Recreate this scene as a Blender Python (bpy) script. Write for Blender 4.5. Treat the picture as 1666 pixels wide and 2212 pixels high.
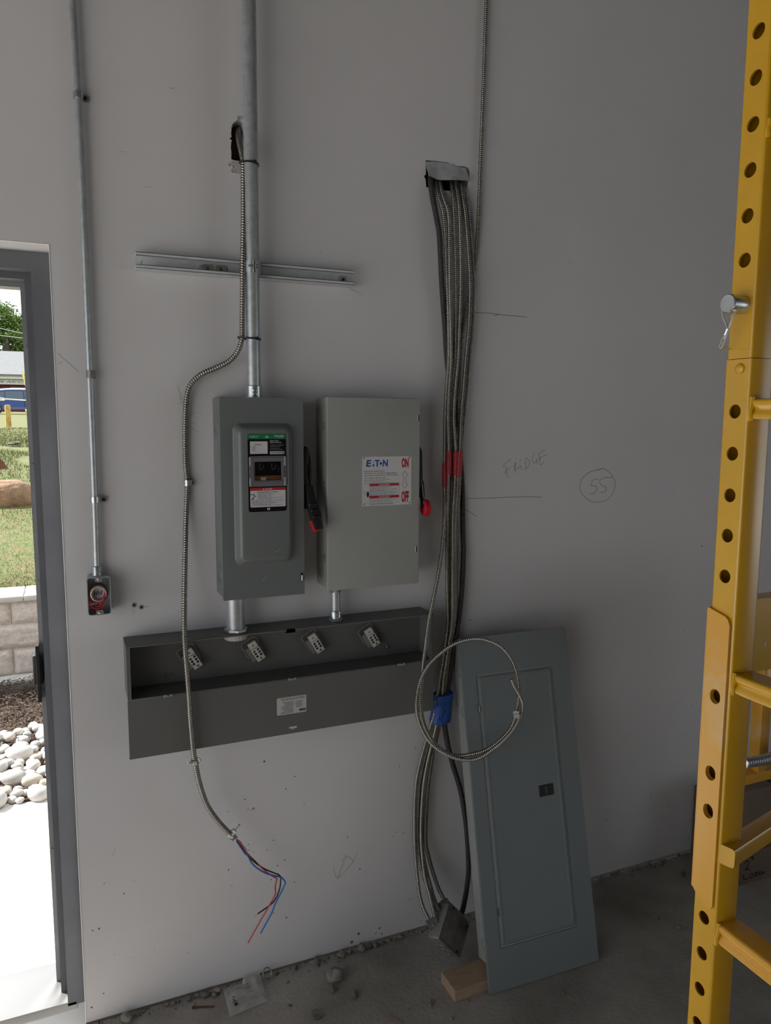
import bpy, bmesh, math, random
from mathutils import Vector, Matrix, noise
from mathutils.geometry import tessellate_polygon

random.seed(7)
scene = bpy.context.scene
for _o in list(bpy.data.objects):
    bpy.data.objects.remove(_o, do_unlink=True)
COL = scene.collection
V = Vector

# ------------------------------------------------------------------ camera
IW, IH = 1666.0, 2212.0
FPX = 1615.57
YAW, PITCH, ROLL = 0.40423, 0.12170, 0.005038
CAM = V((0.0, -2.15297, 1.74884))
_F = V((math.sin(YAW) * math.cos(PITCH), math.cos(YAW) * math.cos(PITCH), -math.sin(PITCH)))
_R0 = V((math.cos(YAW), -math.sin(YAW), 0))
_U0 = _R0.cross(_F)
_R = _R0 * math.cos(ROLL) + _U0 * math.sin(ROLL)
_U = _U0 * math.cos(ROLL) - _R0 * math.sin(ROLL)
cd = bpy.data.cameras.new('camera')
cam = bpy.data.objects.new('camera', cd)
COL.objects.link(cam)
cd.sensor_fit = 'HORIZONTAL'
cd.sensor_width = 36.0
cd.lens = FPX / IW * 36.0
cd.clip_start, cd.clip_end = 0.02, 400
m3 = Matrix((_R, _U, -_F)).transposed()
cam.matrix_world = Matrix.Translation(CAM) @ m3.to_4x4()
scene.camera = cam

# ------------------------------------------------------------------ world, sun, exposure
world = bpy.data.worlds.new('hazy_sky')
scene.world = world
world.use_nodes = True
_bg = world.node_tree.nodes['Background']
_bg.inputs[0].default_value = (0.90, 0.95, 1.0, 1)
_bg.inputs[1].default_value = 1.9
sd = bpy.data.lights.new('sun', 'SUN')
sd.energy = 13.0
sd.angle = math.radians(1.2)
sd.color = (1.0, 0.965, 0.92)
sun = bpy.data.objects.new('sun', sd)
COL.objects.link(sun)
_sv = V((0.75, -0.65, -1.00)).normalized()          # direction the sunlight travels
sun.rotation_euler = _sv.to_track_quat('-Z', 'Y').to_euler()
scene.view_settings.view_transform = 'Standard'
scene.view_settings.look = 'None'
scene.view_settings.gamma = 1.0
scene.view_settings.use_curve_mapping = False
scene.view_settings.exposure = -0.27
scene.cycles.use_denoising = True
scene.cycles.max_bounces = 10
scene.cycles.diffuse_bounces = 6
scene.cycles.sample_clamp_indirect = 6.0
scene.cycles.caustics_reflective = False
scene.cycles.caustics_refractive = False

# ------------------------------------------------------------------ pixel -> place
def ray(x, y):
    return (_F + _R * ((x - IW / 2) / FPX) - _U * ((y - IH / 2) / FPX))
def at(x, y, Y=0.0):                       # point seen at a pixel on the vertical plane at distance Y from the wall
    d = ray(x, y); return CAM + d * ((Y - CAM.y) / d.y)
def atz(x, y, Z=0.0):                      # the same on a level plane
    d = ray(x, y); return CAM + d * ((Z - CAM.z) / d.z)
def atx(x, y, X):
    d = ray(x, y); return CAM + d * ((X - CAM.x) / d.x)
def atp(x, y, P, n):
    d = ray(x, y); return CAM + d * ((P - CAM).dot(n) / d.dot(n))
def pw(x, y, d=0.0):                       # wall frame: (right, up, out of the wall)
    p = at(x, y, -d); return V((p.x, p.z, d))
def frame(o, ex, ey):
    ex = V(ex).normalized(); ey = V(ey); ey = (ey - ex * ey.dot(ex)).normalized(); ez = ex.cross(ey)
    m = Matrix((ex, ey, ez)).transposed().to_4x4()
    return Matrix.Translation(V(o)) @ m
WALL = frame((0, 0, 0), (1, 0, 0), (0, 0, 1))

# ------------------------------------------------------------------ materials
MATS = {}
def mat(name, col, rough=0.5, metal=0.0, var=None, bump=None, spec=0.5, col2=None, stretch=None, rough2=None):
    """procedural surface: var=(noise scale, amount of darkening) or col2 mixed in by noise; bump=(scale, strength, distance)"""
    if name in MATS: return MATS[name]
    m = bpy.data.materials.new(name); m.use_nodes = True
    nt = m.node_tree; b = nt.nodes['Principled BSDF']
    b.inputs['Base Color'].default_value = (*col, 1)
    b.inputs['Roughness'].default_value = rough
    b.inputs['Metallic'].default_value = metal
    b.inputs['Specular IOR Level'].default_value = spec
    co = None
    if var or bump:
        tc = nt.nodes.new('ShaderNodeTexCoord'); mp = nt.nodes.new('ShaderNodeMapping')
        g = nt.nodes.new('ShaderNodeNewGeometry')
        nt.links.new(g.outputs['Position'], mp.inputs['Vector'])
        if stretch: mp.inputs['Scale'].default_value = stretch
        co = mp.outputs['Vector']
    if var:
        n = nt.nodes.new('ShaderNodeTexNoise'); n.inputs['Scale'].default_value = var[0]
        n.inputs['Detail'].default_value = 6; n.inputs['Roughness'].default_value = 0.62
        nt.links.new(co, n.inputs['Vector'])
        r = nt.nodes.new('ShaderNodeValToRGB')
        lo, hi = (var[2], var[3]) if len(var) > 3 else (0.35, 0.68)
        r.color_ramp.elements[0].position = lo; r.color_ramp.elements[1].position = hi
        c2 = col2 if col2 else tuple(c * (1 - var[1]) for c in col)
        r.color_ramp.elements[0].color = (*c2, 1); r.color_ramp.elements[1].color = (*col, 1)
        nt.links.new(n.outputs['Fac'], r.inputs['Fac'])
        nt.links.new(r.outputs['Color'], b.inputs['Base Color'])
        if rough2 is not None:
            mr = nt.nodes.new('ShaderNodeMapRange')
            mr.inputs['To Min'].default_value = rough2; mr.inputs['To Max'].default_value = rough
            nt.links.new(n.outputs['Fac'], mr.inputs['Value']); nt.links.new(mr.outputs['Result'], b.inputs['Roughness'])
    if bump:
        n2 = nt.nodes.new('ShaderNodeTexNoise'); n2.inputs['Scale'].default_value = bump[0]
        n2.inputs['Detail'].default_value = 5
        nt.links.new(co, n2.inputs['Vector'])
        bp = nt.nodes.new('ShaderNodeBump'); bp.inputs['Strength'].default_value = bump[1]
        bp.inputs['Distance'].default_value = bump[2] if len(bump) > 2 else 0.002
        nt.links.new(n2.outputs['Fac'], bp.inputs['Height']); nt.links.new(bp.outputs['Normal'], b.inputs['Normal'])
    MATS[name] = m
    return m
def srgb(r, g, b):
    f = lambda c: (c / 255 / 12.92) if c / 255 <= 0.04045 else ((c / 255 + 0.055) / 1.055) ** 2.4
    return (f(r), f(g), f(b))

# ------------------------------------------------------------------ mesh helpers
def BM(): return bmesh.new()
def box(bm, x0, x1, y0, y1, z0, z1, bev=0.0, seg=2, M=None):
    t = bmesh.new()
    vs = [t.verts.new((x, y, z)) for z in (z0, z1) for y in (y0, y1) for x in (x0, x1)]
    for f in ((0, 2, 3, 1), (4, 5, 7, 6), (0, 1, 5, 4), (2, 6, 7, 3), (0, 4, 6, 2), (1, 3, 7, 5)):
        t.faces.new([vs[i] for i in f])
    bmesh.ops.recalc_face_normals(t, faces=t.faces)
    if bev > 0:
        bmesh.ops.bevel(t, geom=list(t.edges), offset=bev, segments=seg, affect='EDGES', profile=0.5)
    _merge(bm, t, M)
def _merge(bm, t, M=None):
    mp = {}
    for v in t.verts: mp[v] = bm.verts.new(M @ v.co if M else v.co)
    for f in t.faces:
        try: bm.faces.new([mp[v] for v in f.verts])
        except ValueError: pass
    t.free()
def _frames(pts, closed=False):
    n = len(pts); T = []
    for i in range(n):
        a = pts[i - 1] if (i > 0 or closed) else pts[i]
        b = pts[(i + 1) % n] if (i < n - 1 or closed) else pts[i]
        t = (b - a); T.append(t.normalized() if t.length > 1e-9 else V((0, 0, 1)))
    up = V((0, 0, 1)) if abs(T[0].z) < 0.9 else V((1, 0, 0))
    N = (up - T[0] * up.dot(T[0])).normalized(); out = []
    for i in range(n):
        N = (N - T[i] * N.dot(T[i]))
        N = N.normalized() if N.length > 1e-6 else V((1, 0, 0))
        out.append((T[i], N, T[i].cross(N)))
    return out
def tube(bm, pts, r, n=10, closed=False, caps=True):
    pts = [V(p) for p in pts]; fr = _frames(pts, closed); rings = []
    for i, (p, (t, a, b)) in enumerate(zip(pts, fr)):
        ri = r[i] if isinstance(r, (list, tuple)) else r
        rings.append([bm.verts.new(p + (a * math.cos(q) + b * math.sin(q)) * ri) for q in [2 * math.pi * k / n for k in range(n)]])
    m = len(rings)
    for i in range(m if closed else m - 1):
        A, B = rings[i], rings[(i + 1) % m]
        for k in range(n): bm.faces.new((A[k], A[(k + 1) % n], B[(k + 1) % n], B[k]))
    if caps and not closed:
        bm.faces.new(rings[0][::-1]); bm.faces.new(rings[-1])
def cyl(bm, p0, p1, r0, r1=None, n=16):
    tube(bm, [p0, p1], [r0, r0 if r1 is None else r1], n)
def lathe(bm, o, axis, prof, n=24, closed=False):
    """prof: list of (distance along axis, radius)"""
    o = V(o); ax = V(axis).normalized(); up = V((0, 0, 1)) if abs(ax.z) < 0.9 else V((1, 0, 0))
    a = (up - ax * up.dot(ax)).normalized(); b = ax.cross(a); rings = []
    for s, r in prof:
        rings.append([bm.verts.new(o + ax * s + (a * math.cos(2 * math.pi * k / n) + b * math.sin(2 * math.pi * k / n)) * max(r, 1e-5)) for k in range(n)])
    m = len(rings)
    for i in range(m if closed else m - 1):
        A, B = rings[i], rings[(i + 1) % m]
        for k in range(n): bm.faces.new((A[k], A[(k + 1) % n], B[(k + 1) % n], B[k]))
    if not closed:
        bm.faces.new(rings[0][::-1]); bm.faces.new(rings[-1])
def prism(bm, poly, z0, z1, M=None):
    """poly (x, y) extruded along local z"""
    A = [bm.verts.new((M @ V((x, y, z0))) if M else V((x, y, z0))) for x, y in poly]
    B = [bm.verts.new((M @ V((x, y, z1))) if M else V((x, y, z1))) for x, y in poly]
    n = len(poly)
    bm.faces.new(A[::-1]); bm.faces.new(B)
    for k in range(n): bm.faces.new((A[k], A[(k + 1) % n], B[(k + 1) % n], B[k]))
def loft(bm, loops, M=None, cap0=True, cap1=True):
    R = [[bm.verts.new((M @ V(p)) if M else V(p)) for p in L] for L in loops]
    n = len(R[0])
    for A, B in zip(R, R[1:]):
        for k in range(n): bm.faces.new((A[k], A[(k + 1) % n], B[(k + 1) % n], B[k]))
    if cap0: bm.faces.new(R[0][::-1])
    if cap1: bm.faces.new(R[-1])
def rrect(x0, x1, y0, y1, r, seg=5):
    out = []
    for cx, cy, a0 in ((x1 - r, y1 - r, 0), (x0 + r, y1 - r, 90), (x0 + r, y0 + r, 180), (x1 - r, y0 + r, 270)):
        for k in range(seg + 1):
            a = math.radians(a0 + 90 * k / seg); out.append((cx + r * math.cos(a), cy + r * math.sin(a)))
    return out
def circ(cx, cy, r, n=20, ry=None):
    ry = r if ry is None else ry
    return [(cx + r * math.cos(2 * math.pi * k / n), cy + ry * math.sin(2 * math.pi * k / n)) for k in range(n)]
def slot(cx, cy, w, h, n=6):
    return rrect(cx - w / 2, cx + w / 2, cy - h / 2, cy + h / 2, min(w, h) / 2 - 1e-5, n)
def sheet(bm, outer, holes, z0, z1, M=None):
    """flat plate with holes, real thickness from local z0 to z1"""
    loops = [outer] + list(holes)
    flat = [p for L in loops for p in L]
    tris = tessellate_polygon([[V((x, y, 0)) for x, y in L] for L in loops])
    f = (lambda p: M @ p) if M else (lambda p: p)
    A = [bm.verts.new(f(V((x, y, z0)))) for x, y in flat]
    B = [bm.verts.new(f(V((x, y, z1)))) for x, y in flat]
    for t in tris:
        a, b, c = [V((*flat[i], 0)) for i in t]
        t = t if (b - a).cross(c - a).z > 0 else t[::-1]
        try:
            bm.faces.new([B[i] for i in t]); bm.faces.new([A[i] for i in t[::-1]])
        except ValueError: pass
    k = 0
    for L in loops:
        n = len(L)
        for i in range(n):
            a, b = k + i, k + (i + 1) % n
            try: bm.faces.new((A[a], A[b], B[b], B[a]))
            except ValueError: pass
        k += n
def ribbon(bm, pts, w, d, M=WALL):
    """flat drawn stroke on a plane frame, pts (x, y)"""
    pts = [V((p[0], p[1], 0)) for p in pts]; L = []
    for i, p in enumerate(pts):
        t = (pts[min(i + 1, len(pts) - 1)] - pts[max(i - 1, 0)]); t = t.normalized() if t.length > 1e-9 else V((1, 0, 0))
        n = V((-t.y, t.x, 0)) * (w / 2)
        L.append((bm.verts.new(M @ V((*(p + n).xy, d))), bm.verts.new(M @ V((*(p - n).xy, d)))))
    for a, b in zip(L, L[1:]): bm.faces.new((a[0], a[1], b[1], b[0]))
def smooth(pts, per=8, closed=False):
    """Catmull-Rom through the points"""
    pts = [V(p) for p in pts]; n = len(pts); out = []
    for i in range(n if closed else n - 1):
        g = (lambda k: pts[k % n]) if closed else (lambda k: pts[min(max(k, 0), n - 1)])
        p0, p1, p2, p3 = g(i - 1), g(i), g(i + 1), g(i + 2)
        for s in range(per):
            t = s / per
            out.append(0.5 * ((2 * p1) + (p2 - p0) * t + (2 * p0 - 5 * p1 + 4 * p2 - p3) * t * t + (3 * p1 - p0 - 3 * p2 + p3) * t ** 3))
    if not closed: out.append(pts[-1])
    return out
def resample(pts, ds):
    out = [pts[0]]; acc = 0.0
    for a, b in zip(pts, pts[1:]):
        L = (b - a).length
        if L < 1e-9: continue
        s = ds - acc
        while s <= L:
            out.append(a + (b - a) * (s / L)); s += ds
        acc = L - (s - ds)
    return out
def armor(pts, r, pitch=0.0072, n=10, depth=0.3):
    """interlocked spiral armour swept along a path (verts, faces)"""
    per = 5; P = resample(smooth(pts, 10), pitch / per); fr = _frames(P); bm = bmesh.new(); prev = None
    for i, (p, (t, a, b)) in enumerate(zip(P, fr)):
        ring = []
        for k in range(n):
            q = 2 * math.pi * k / n
            ph = (i / per + k / n) % 1.0
            h = math.sin(math.pi * min(ph / 0.80, 1.0)) if ph < 0.80 else 0.0
            ring.append(bm.verts.new(p + (a * math.cos(q) + b * math.sin(q)) * r * (1 - depth + depth * h ** 0.5)))
        if prev:
            for k in range(n): bm.faces.new((prev[k], prev[(k + 1) % n], ring[(k + 1) % n], ring[k]))
        else: bm.faces.new(ring[::-1])
        prev = ring
    bm.faces.new(prev)
    return bm
def rock_bm(seed, sub=2, rough=0.35, sc=(1, 1, 1)):
    bm = bmesh.new(); bmesh.ops.create_icosphere(bm, subdivisions=sub, radius=0.5)
    for v in bm.verts:
        d = noise.noise(v.co * 1.6 + V((seed * 3.1, seed * 1.7, seed))) * rough + noise.noise(v.co * 4 + V((seed, 0, seed * 2))) * rough * 0.35
        v.co = V((v.co.x * sc[0], v.co.y * sc[1], v.co.z * sc[2])) * (1 + d)
    return bm

# ------------------------------------------------------------------ objects
WL = {}
def _wl(o): return WL.get(o.name, V((0, 0, 0)))
def tag(o, label=None, cat=None, group=None, kind=None):
    if label: o['label'] = label
    if cat: o['category'] = cat
    if group: o['group'] = group
    if kind: o['kind'] = kind
    return o
def obj(name, bm, m, parent=None, ang=35, M=None, label=None, kind=None, flat=False):
    """one mesh object; vertices are given in place (world), the origin goes to its bottom centre"""
    if M is not None: bm.transform(M)
    bmesh.ops.recalc_face_normals(bm, faces=bm.faces) if not flat else None
    xs = [v.co for v in bm.verts]
    lo = V((min(c.x for c in xs), min(c.y for c in xs), min(c.z for c in xs)))
    hi = V((max(c.x for c in xs), max(c.y for c in xs), max(c.z for c in xs)))
    o0 = V(((lo.x + hi.x) / 2, (lo.y + hi.y) / 2, lo.z))
    bm.transform(Matrix.Translation(-o0))
    me = bpy.data.meshes.new(name); bm.to_mesh(me); bm.free()
    if ang is not None:
        me.shade_smooth()
        try: me.set_sharp_from_angle(angle=math.radians(ang))
        except Exception: pass
    for mm in (m if isinstance(m, (list, tuple)) else [m]): me.materials.append(mm)
    o = bpy.data.objects.new(name, me); COL.objects.link(o)
    o.location = o0
    WL[o.name] = o0
    if parent is not None:
        o.parent = parent
        o.matrix_parent_inverse = Matrix.Translation(-_wl(parent))
    if label: o['label'] = label
    if kind: o['kind'] = kind
    return o
def thing(name, label, cat, loc=(0, 0, 0), group=None, kind=None):
    o = bpy.data.objects.new(name, None); COL.objects.link(o); o.location = V(loc); o.empty_display_size = 0.05
    WL[o.name] = V(loc)
    return tag(o, label, cat, group, kind)
def inst(name, src, loc, rot=(0, 0, 0), sc=1.0):
    o = bpy.data.objects.new(name, src if isinstance(src, bpy.types.Mesh) else src.data); COL.objects.link(o)
    o.location = loc; o.rotation_euler = rot; o.scale = (sc, sc, sc) if not isinstance(sc, (tuple, list)) else sc
    WL[o.name] = V(loc)
    return o
def text_bm(s, M, x, y, h, d, w=None, align='LEFT', shear=0.0, bold=0.0, mirror=False):
    """flat lettering on a plane frame; h = letter height, w = fitted width"""
    c = bpy.data.curves.new('lettering', 'FONT'); c.body = s; c.size = 1.0; c.shear = shear; c.offset = bold
    c.fill_mode = 'FRONT'; c.resolution_u = 3
    t = bpy.data.objects.new('lettering', c); COL.objects.link(t)
    dg = bpy.context.evaluated_depsgraph_get(); me = bpy.data.meshes.new_from_object(t.evaluated_get(dg))
    bm = bmesh.new(); bm.from_mesh(me)
    bpy.data.objects.remove(t); bpy.data.curves.remove(c); bpy.data.meshes.remove(me)
    if not bm.verts: return bm
    x0 = min(v.co.x for v in bm.verts); x1 = max(v.co.x for v in bm.verts)
    k = h / 0.69; kx = (w / (x1 - x0)) if w else k
    ox = {'LEFT': x, 'CENTER': x - (x1 - x0) * kx / 2, 'RIGHT': x - (x1 - x0) * kx}[align]
    for v in bm.verts: v.co = M @ V((ox + (v.co.x - x0) * kx, y + v.co.y * k, d))
    return bm
def join(*bms):
    r = bms[0]
    for b in bms[1:]: _merge(r, b)
    return r
def print_lines(bm, M, x0, x1, y0, y1, rows, d, rng, fill=0.42, ragged=0.2):
    """rows of illegible fine print: short dashes of word length"""
    st = (y1 - y0) / rows
    for r in range(rows):
        yy = y1 - st * (r + 0.5); x = x0; end = x1 - rng.random() * ragged * (x1 - x0)
        while x < end:
            w = min((0.02 + 0.09 * rng.random()) * (x1 - x0), end - x)
            h = st * fill / 2
            vs = [bm.verts.new(M @ V(p)) for p in ((x, yy - h, d), (x + w, yy - h, d), (x + w, yy + h, d), (x, yy + h, d))]
            bm.faces.new(vs); x += w + 0.018 * (x1 - x0)
def quad(bm, M, x0, x1, y0, y1, d):
    bm.faces.new([bm.verts.new(M @ V(p)) for p in ((x0, y0, d), (x1, y0, d), (x1, y1, d), (x0, y1, d))])

# ================================================================== the setting
m_wall = mat('painted_wall', (0.69, 0.678, 0.694), 0.62, 0, var=(1.3, 0.07), bump=(90, 0.06, 0.001), spec=0.35)
m_ceiling = mat('ceiling_deck', (0.10, 0.10, 0.11), 0.8, 0, var=(2, 0.2))
m_wall2 = mat('side_walls', (0.45, 0.445, 0.44), 0.8, 0, var=(1.1, 0.08))
m_floor = mat('concrete_floor', (0.40, 0.37, 0.335), 0.85, 0, var=(2.6, 0.45, 0.30, 0.72), bump=(70, 0.6, 0.004), col2=(0.20, 0.18, 0.155))
m_plaster = mat('gypsum_core', (0.60, 0.58, 0.54), 0.95, 0, var=(60, 0.3))
m_frame = mat('door_frame_paint', (0.15, 0.157, 0.172), 0.42, 0, var=(5, 0.18), bump=(60, 0.05, 0.001), spec=0.5)
m_frame2 = mat('aluminium_strip', (0.36, 0.37, 0.38), 0.38, 0.5, var=(8, 0.2))
m_black = mat('black_plastic', (0.012, 0.012, 0.013), 0.42, 0)

DX0, DX1, DZ = -1.085, -0.0165, 2.189
EH1 = [(480 + x / 13.01, 230 + y / 13.01) for x, y in ((610, 420), (545, 372), (460, 360), (385, 405), (300, 470), (275, 520), (284, 590), (240, 600), (262, 645), (250, 760), (262, 860),
       (214, 880), (226, 940), (258, 1000), (243, 1150), (260, 1300), (255, 1480), (330, 1510), (500, 1535), (640, 1540), (640, 900))]
EH2 = [(890 + x / 11.1, 330 + y / 11.1) for x, y in ((330, 175), (600, 195), (880, 235), (980, 312), (1100, 318), (1270, 320), (1400, 380), (1388, 600), (1345, 760), (1310, 850), (1150, 905),
       (900, 915), (760, 895), (560, 850), (345, 825), (330, 640), (290, 560), (338, 520))]
def hole(ps): return [tuple(pw(x, y).xy) for x, y in ps][::-1]
def fix(L):
    a = sum(L[i][0] * L[(i + 1) % len(L)][1] - L[(i + 1) % len(L)][0] * L[i][1] for i in range(len(L)))
    return L if a > 0 else L[::-1]
WX0, WX1, WZ = -2.3, 6.4, 4.6
outer = [(WX0, 0.010), (DX0, 0.010), (DX0, DZ), (DX1, DZ), (DX1, 0.010), (WX1, 0.010), (WX1, WZ), (WX0, WZ)]
bm = BM()
sheet(bm, outer, [fix(hole(EH1))[::-1], fix(hole(EH2))[::-1]], -0.10, 0.0, WALL)
wall_back = tag(obj('wall_back', bm, m_wall, ang=None), 'off-white painted wall carrying the electrical gear', None, None, 'structure')
bm = BM(); sheet(bm, [(WX0 - .2, -.3), (DX0, -.3), (DX0, DZ), (DX1, DZ), (DX1, -.3), (WX1 + .2, -.3), (WX1 + .2, WZ + .2), (WX0 - .2, WZ + .2)], [], -0.26, -0.1005, WALL)
m_cav = mat('cavity_board', (0.10, 0.075, 0.055), 0.9, 0, var=(9, 0.5))
tag(obj('wall_exterior', bm, m_cav, ang=None), 'outer leaf of the wall behind the painted face', None, None, 'structure')
# dark backing added for the shaded cavity in the ragged hole beside the big conduit
bm = BM(); c = pw(507, 312); box(bm, c.x - .03, c.x + .05, c.y - .1, c.y + .08, -.095, -.055, M=WALL)
obj('hole_backing', bm, mat('backing_brown', (0.085, 0.055, 0.036), 0.9, 0, var=(14, .5)), wall_back, ang=None, label='dark brown backing added inside the ragged hole')

bm = BM(); box(bm, WX0, WX1, -7.0, 0.0, -0.2, 0.0)
floor = tag(obj('floor', bm, m_floor, ang=None), 'dusty grey concrete floor', None, None, 'structure')
bm = BM(); box(bm, WX0, WX1, -7.0, 0.0, WZ, WZ + .15)
tag(obj('ceiling', bm, m_ceiling, ang=None), 'dark ceiling deck', None, None, 'structure')
LEFT = frame((WX0, 0, 0), (0, 1, 0), (0, 0, 1))       # local x = world Y
bm = BM(); sheet(bm, [(-7.2, 0), (0, 0), (0, WZ), (-7.2, WZ)], [[(-4.2, .04), (-4.2, 2.6), (-0.3, 2.6), (-0.3, .04)]], -0.15, 0.0, LEFT)
tag(obj('wall_left', bm, m_wall2, ang=None), 'side wall with a wide window opening', None, None, 'structure')
RIGHT = frame((WX1, 0, 0), (0, -1, 0), (0, 0, 1))
bm = BM(); sheet(bm, [(0, -.01), (2.6, -.01), (2.6, 2.5), (6.0, 2.5), (6.0, -.01), (7.2, -.01), (7.2, WZ), (0, WZ)], [], -0.15, 0, RIGHT)
tag(obj('wall_right', bm, m_wall2, ang=None), 'side wall with an open loading door', None, None, 'structure')
BACK = frame((0, -7.0, 0), (-1, 0, 0), (0, 0, 1))     # local x = -X
bm = BM(); sheet(bm, [(-WX1, -.01), (-WX0, -.01), (-WX0, WZ), (-WX1, WZ)], [], -.15, 0, BACK)
tag(obj('wall_front', bm, m_wall2, ang=None), 'plain wall behind the camera', None, None, 'structure')

# door frame in the opening on the left
d1 = thing('door_1', 'dark grey metal door frame in the open doorway', None, (DX1, .15, 0), kind='structure')
def stepped(n, w0, w1, y0, y1, m):
    """one step of the frame profile: right jamb, head, left jamb"""
    bm = BM()
    sheet(bm, [(DX1 - w1, 0), (DX1 - w0, 0), (DX1 - w0, DZ - w0), (DX0 + w0, DZ - w0), (DX0 + w0, 0), (DX0 + w1, 0), (DX0 + w1, DZ - w1), (DX1 - w1, DZ - w1)], [], -y1, -y0, WALL)
    return obj(n, bm, m, d1, ang=30)
stepped('frame_face', 0.0, .0475, .100, .26, m_frame)
stepped('door_stop', .0475, .0655, .150, .26, m_frame)
stepped('weather_strip', .0655, .0790, .205, .26, m_frame2)
bm = BM(); a = at(94, 1410, .2); b = at(94, 1474, .2); box(bm, DX1 - .098, DX1 - .07, .18, .235, b.z, a.z, .006, 2)
sk = obj('strike_box', bm, m_black, d1, label='black plastic latch strike')
bm = BM(); box(bm, DX1 - .088, DX1 - .078, .170, .20, b.z - .05, a.z + .03, .001, 1); obj('strike_plate', bm, m_black, d1)
for z in (0.45, .95, 1.28, 1.62, 1.95):
    bm = BM(); cyl(bm, (DX1 - .073, .2055, z), (DX1 - .073, .2015, z), .0035, n=10); obj('screw', bm, m_frame2, d1)
bm = BM(); box(bm, DX0 + .08, DX1 - .02, .10, .30, -.02, .012, .004, 2); obj('threshold', bm, mat('threshold_metal', (.42, .42, .41), .4, .6), d1)
# reveal of the opening: corner bead edge, its highlight painted in as a brighter white
bm = BM(); box(bm, DX1 - .0002, DX1 + .0022, -.0012, .006, .012, DZ + .002, .0006, 1); box(bm, DX0, DX1 + .002, -.0012, .006, DZ - .0002, DZ + .0022, .0006, 1)
obj('corner_bead', bm, mat('bead_highlight', (.86, .85, .83), .5), wall_back, ang=30)

# ------------------------------------------------------------------ outside
m_slab = mat('outdoor_concrete', (0.74, 0.72, 0.68), 0.85, 0, var=(3, .12))
m_dirt = mat('soil', (0.17, 0.12, 0.085), 0.95, 0, var=(7, .45))
m_grass_ground = mat('lawn_ground', (0.10, 0.135, 0.032), 0.95, 0, var=(9, .3, .40, .60), bump=(30, .6, .03), col2=(0.165, 0.145, 0.065))
bm = BM(); box(bm, -9, 9, .26, 1.52, -.25, -.02)
tag(obj('walkway', bm, m_slab, ang=None), 'sunlit pale concrete walkway outside the door', None, None, 'structure')
bm = BM(); box(bm, WX1 + .15, 20, -14, 4, -.25, -.02); box(bm, -16, WX0 - .15, -14, 0.2, -.25, -.02)
tag(obj('apron', bm, m_slab, ang=None), 'concrete apron outside the loading door and window', None, None, 'structure')
RW = 3.36                                   # front of the retaining wall
zc = [at(30, 1299, RW).z, at(30, 1350, RW).z, at(30, 1403, RW).z, at(30, 1460, RW).z]
PROF = [(1.5, -.06), (RW + .02, -.05)]
bm = BM()
def strip(bm, prof, x0, x1, nx=2):
    R = [[bm.verts.new((x0 + (x1 - x0) * k / (nx - 1), y, z)) for k in range(nx)] for y, z in prof]
    for A, B in zip(R, R[1:]):
        for k in range(nx - 1): bm.faces.new((A[k], A[k + 1], B[k + 1], B[k]))
strip(bm, PROF, -9, 9)
tag(obj('planting_bed', bm, m_dirt, ang=None, flat=True), 'soil of the planting bed', None, None, 'structure')
PY = [(RW + .30, 1268), (5.0, 1160), (6.5, 1085), (8.6, 1010), (11.5, 955), (15, 928), (19, 921), (30, 906), (47, 893), (75, 885)]
GP = [(y, at(45, py, y).z) for y, py in PY]
GP[0] = (GP[0][0], zc[0] - .01)
bm = BM()
for i in range(len(GP) - 1):
    pass
strip(bm, [(y, z) for y, z in GP], -30, 30, 41)
for v in bm.verts:
    if v.co.y > RW + .4: v.co.z += .05 * noise.noise(v.co * .35)
tag(obj('lawn', bm, m_grass_ground, ang=60, flat=True), 'grassy bank rising behind the retaining wall', None, None, 'structure')
def gz(y):
    for (a, za), (b, zb) in zip(GP, GP[1:]):
        if a <= y <= b: return za + (zb - za) * (y - a) / (b - a)
    return GP[-1][1]

# ================================================================== materials of the gear
m_galv = mat('galvanised_steel', (0.54, 0.57, 0.59), 0.40, 0.5, var=(55, 0.22), bump=(160, 0.05, 0.0006), rough2=0.3)
m_zinc = mat('bright_zinc', (0.62, 0.65, 0.67), 0.30, 0.9, var=(70, 0.2))
m_armor = mat('cable_armour', (0.38, 0.36, 0.325), 0.33, 0.9, var=(30, 0.18))
m_armor_dark = mat('cable_armour_dull', (0.30, 0.28, 0.25), 0.36, 0.9, var=(30, 0.2))
m_flex = mat('black_flexible_conduit', (0.045, 0.045, 0.048), 0.5, 0.1, var=(40, .3))
m_boxA = mat('dark_grey_enamel', (0.165, 0.180, 0.182), 0.36, 0, var=(9, 0.06), spec=0.5)
m_boxA_side = m_boxA
m_boxB = mat('grey_green_enamel', (0.355, 0.362, 0.345), 0.45, 0, var=(6, 0.05), spec=0.5)
m_trough = mat('wireway_enamel', (0.128, 0.128, 0.122), 0.50, 0, var=(8, 0.06))
m_panel = mat('load_centre_enamel', (0.185, 0.208, 0.214), 0.42, 0, var=(5, 0.05))
m_red = mat('red_plastic', (0.52, 0.012, 0.03), 0.38, 0)
m_white = mat('white_print', (0.62, 0.61, 0.63), 0.5, 0)
m_ink = mat('black_print', (0.012, 0.012, 0.014), 0.6, 0)
m_inkgrey = mat('fine_print_ink', (0.10, 0.10, 0.11), 0.6, 0)
m_redprint = mat('red_print', (0.42, 0.018, 0.022), 0.55, 0)
m_blueprint = mat('blue_print', (0.012, 0.10, 0.36), 0.5, 0)
m_greenprint = mat('green_print', (0.008, 0.17, 0.065), 0.5, 0)
m_copper = mat('bare_copper', (0.80, 0.42, 0.24), 0.35, 0.9)
m_wred = mat('red_insulation', (0.48, 0.035, 0.045), 0.4, 0)
m_wblack = mat('black_insulation', (0.018, 0.018, 0.02), 0.4, 0)
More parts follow.
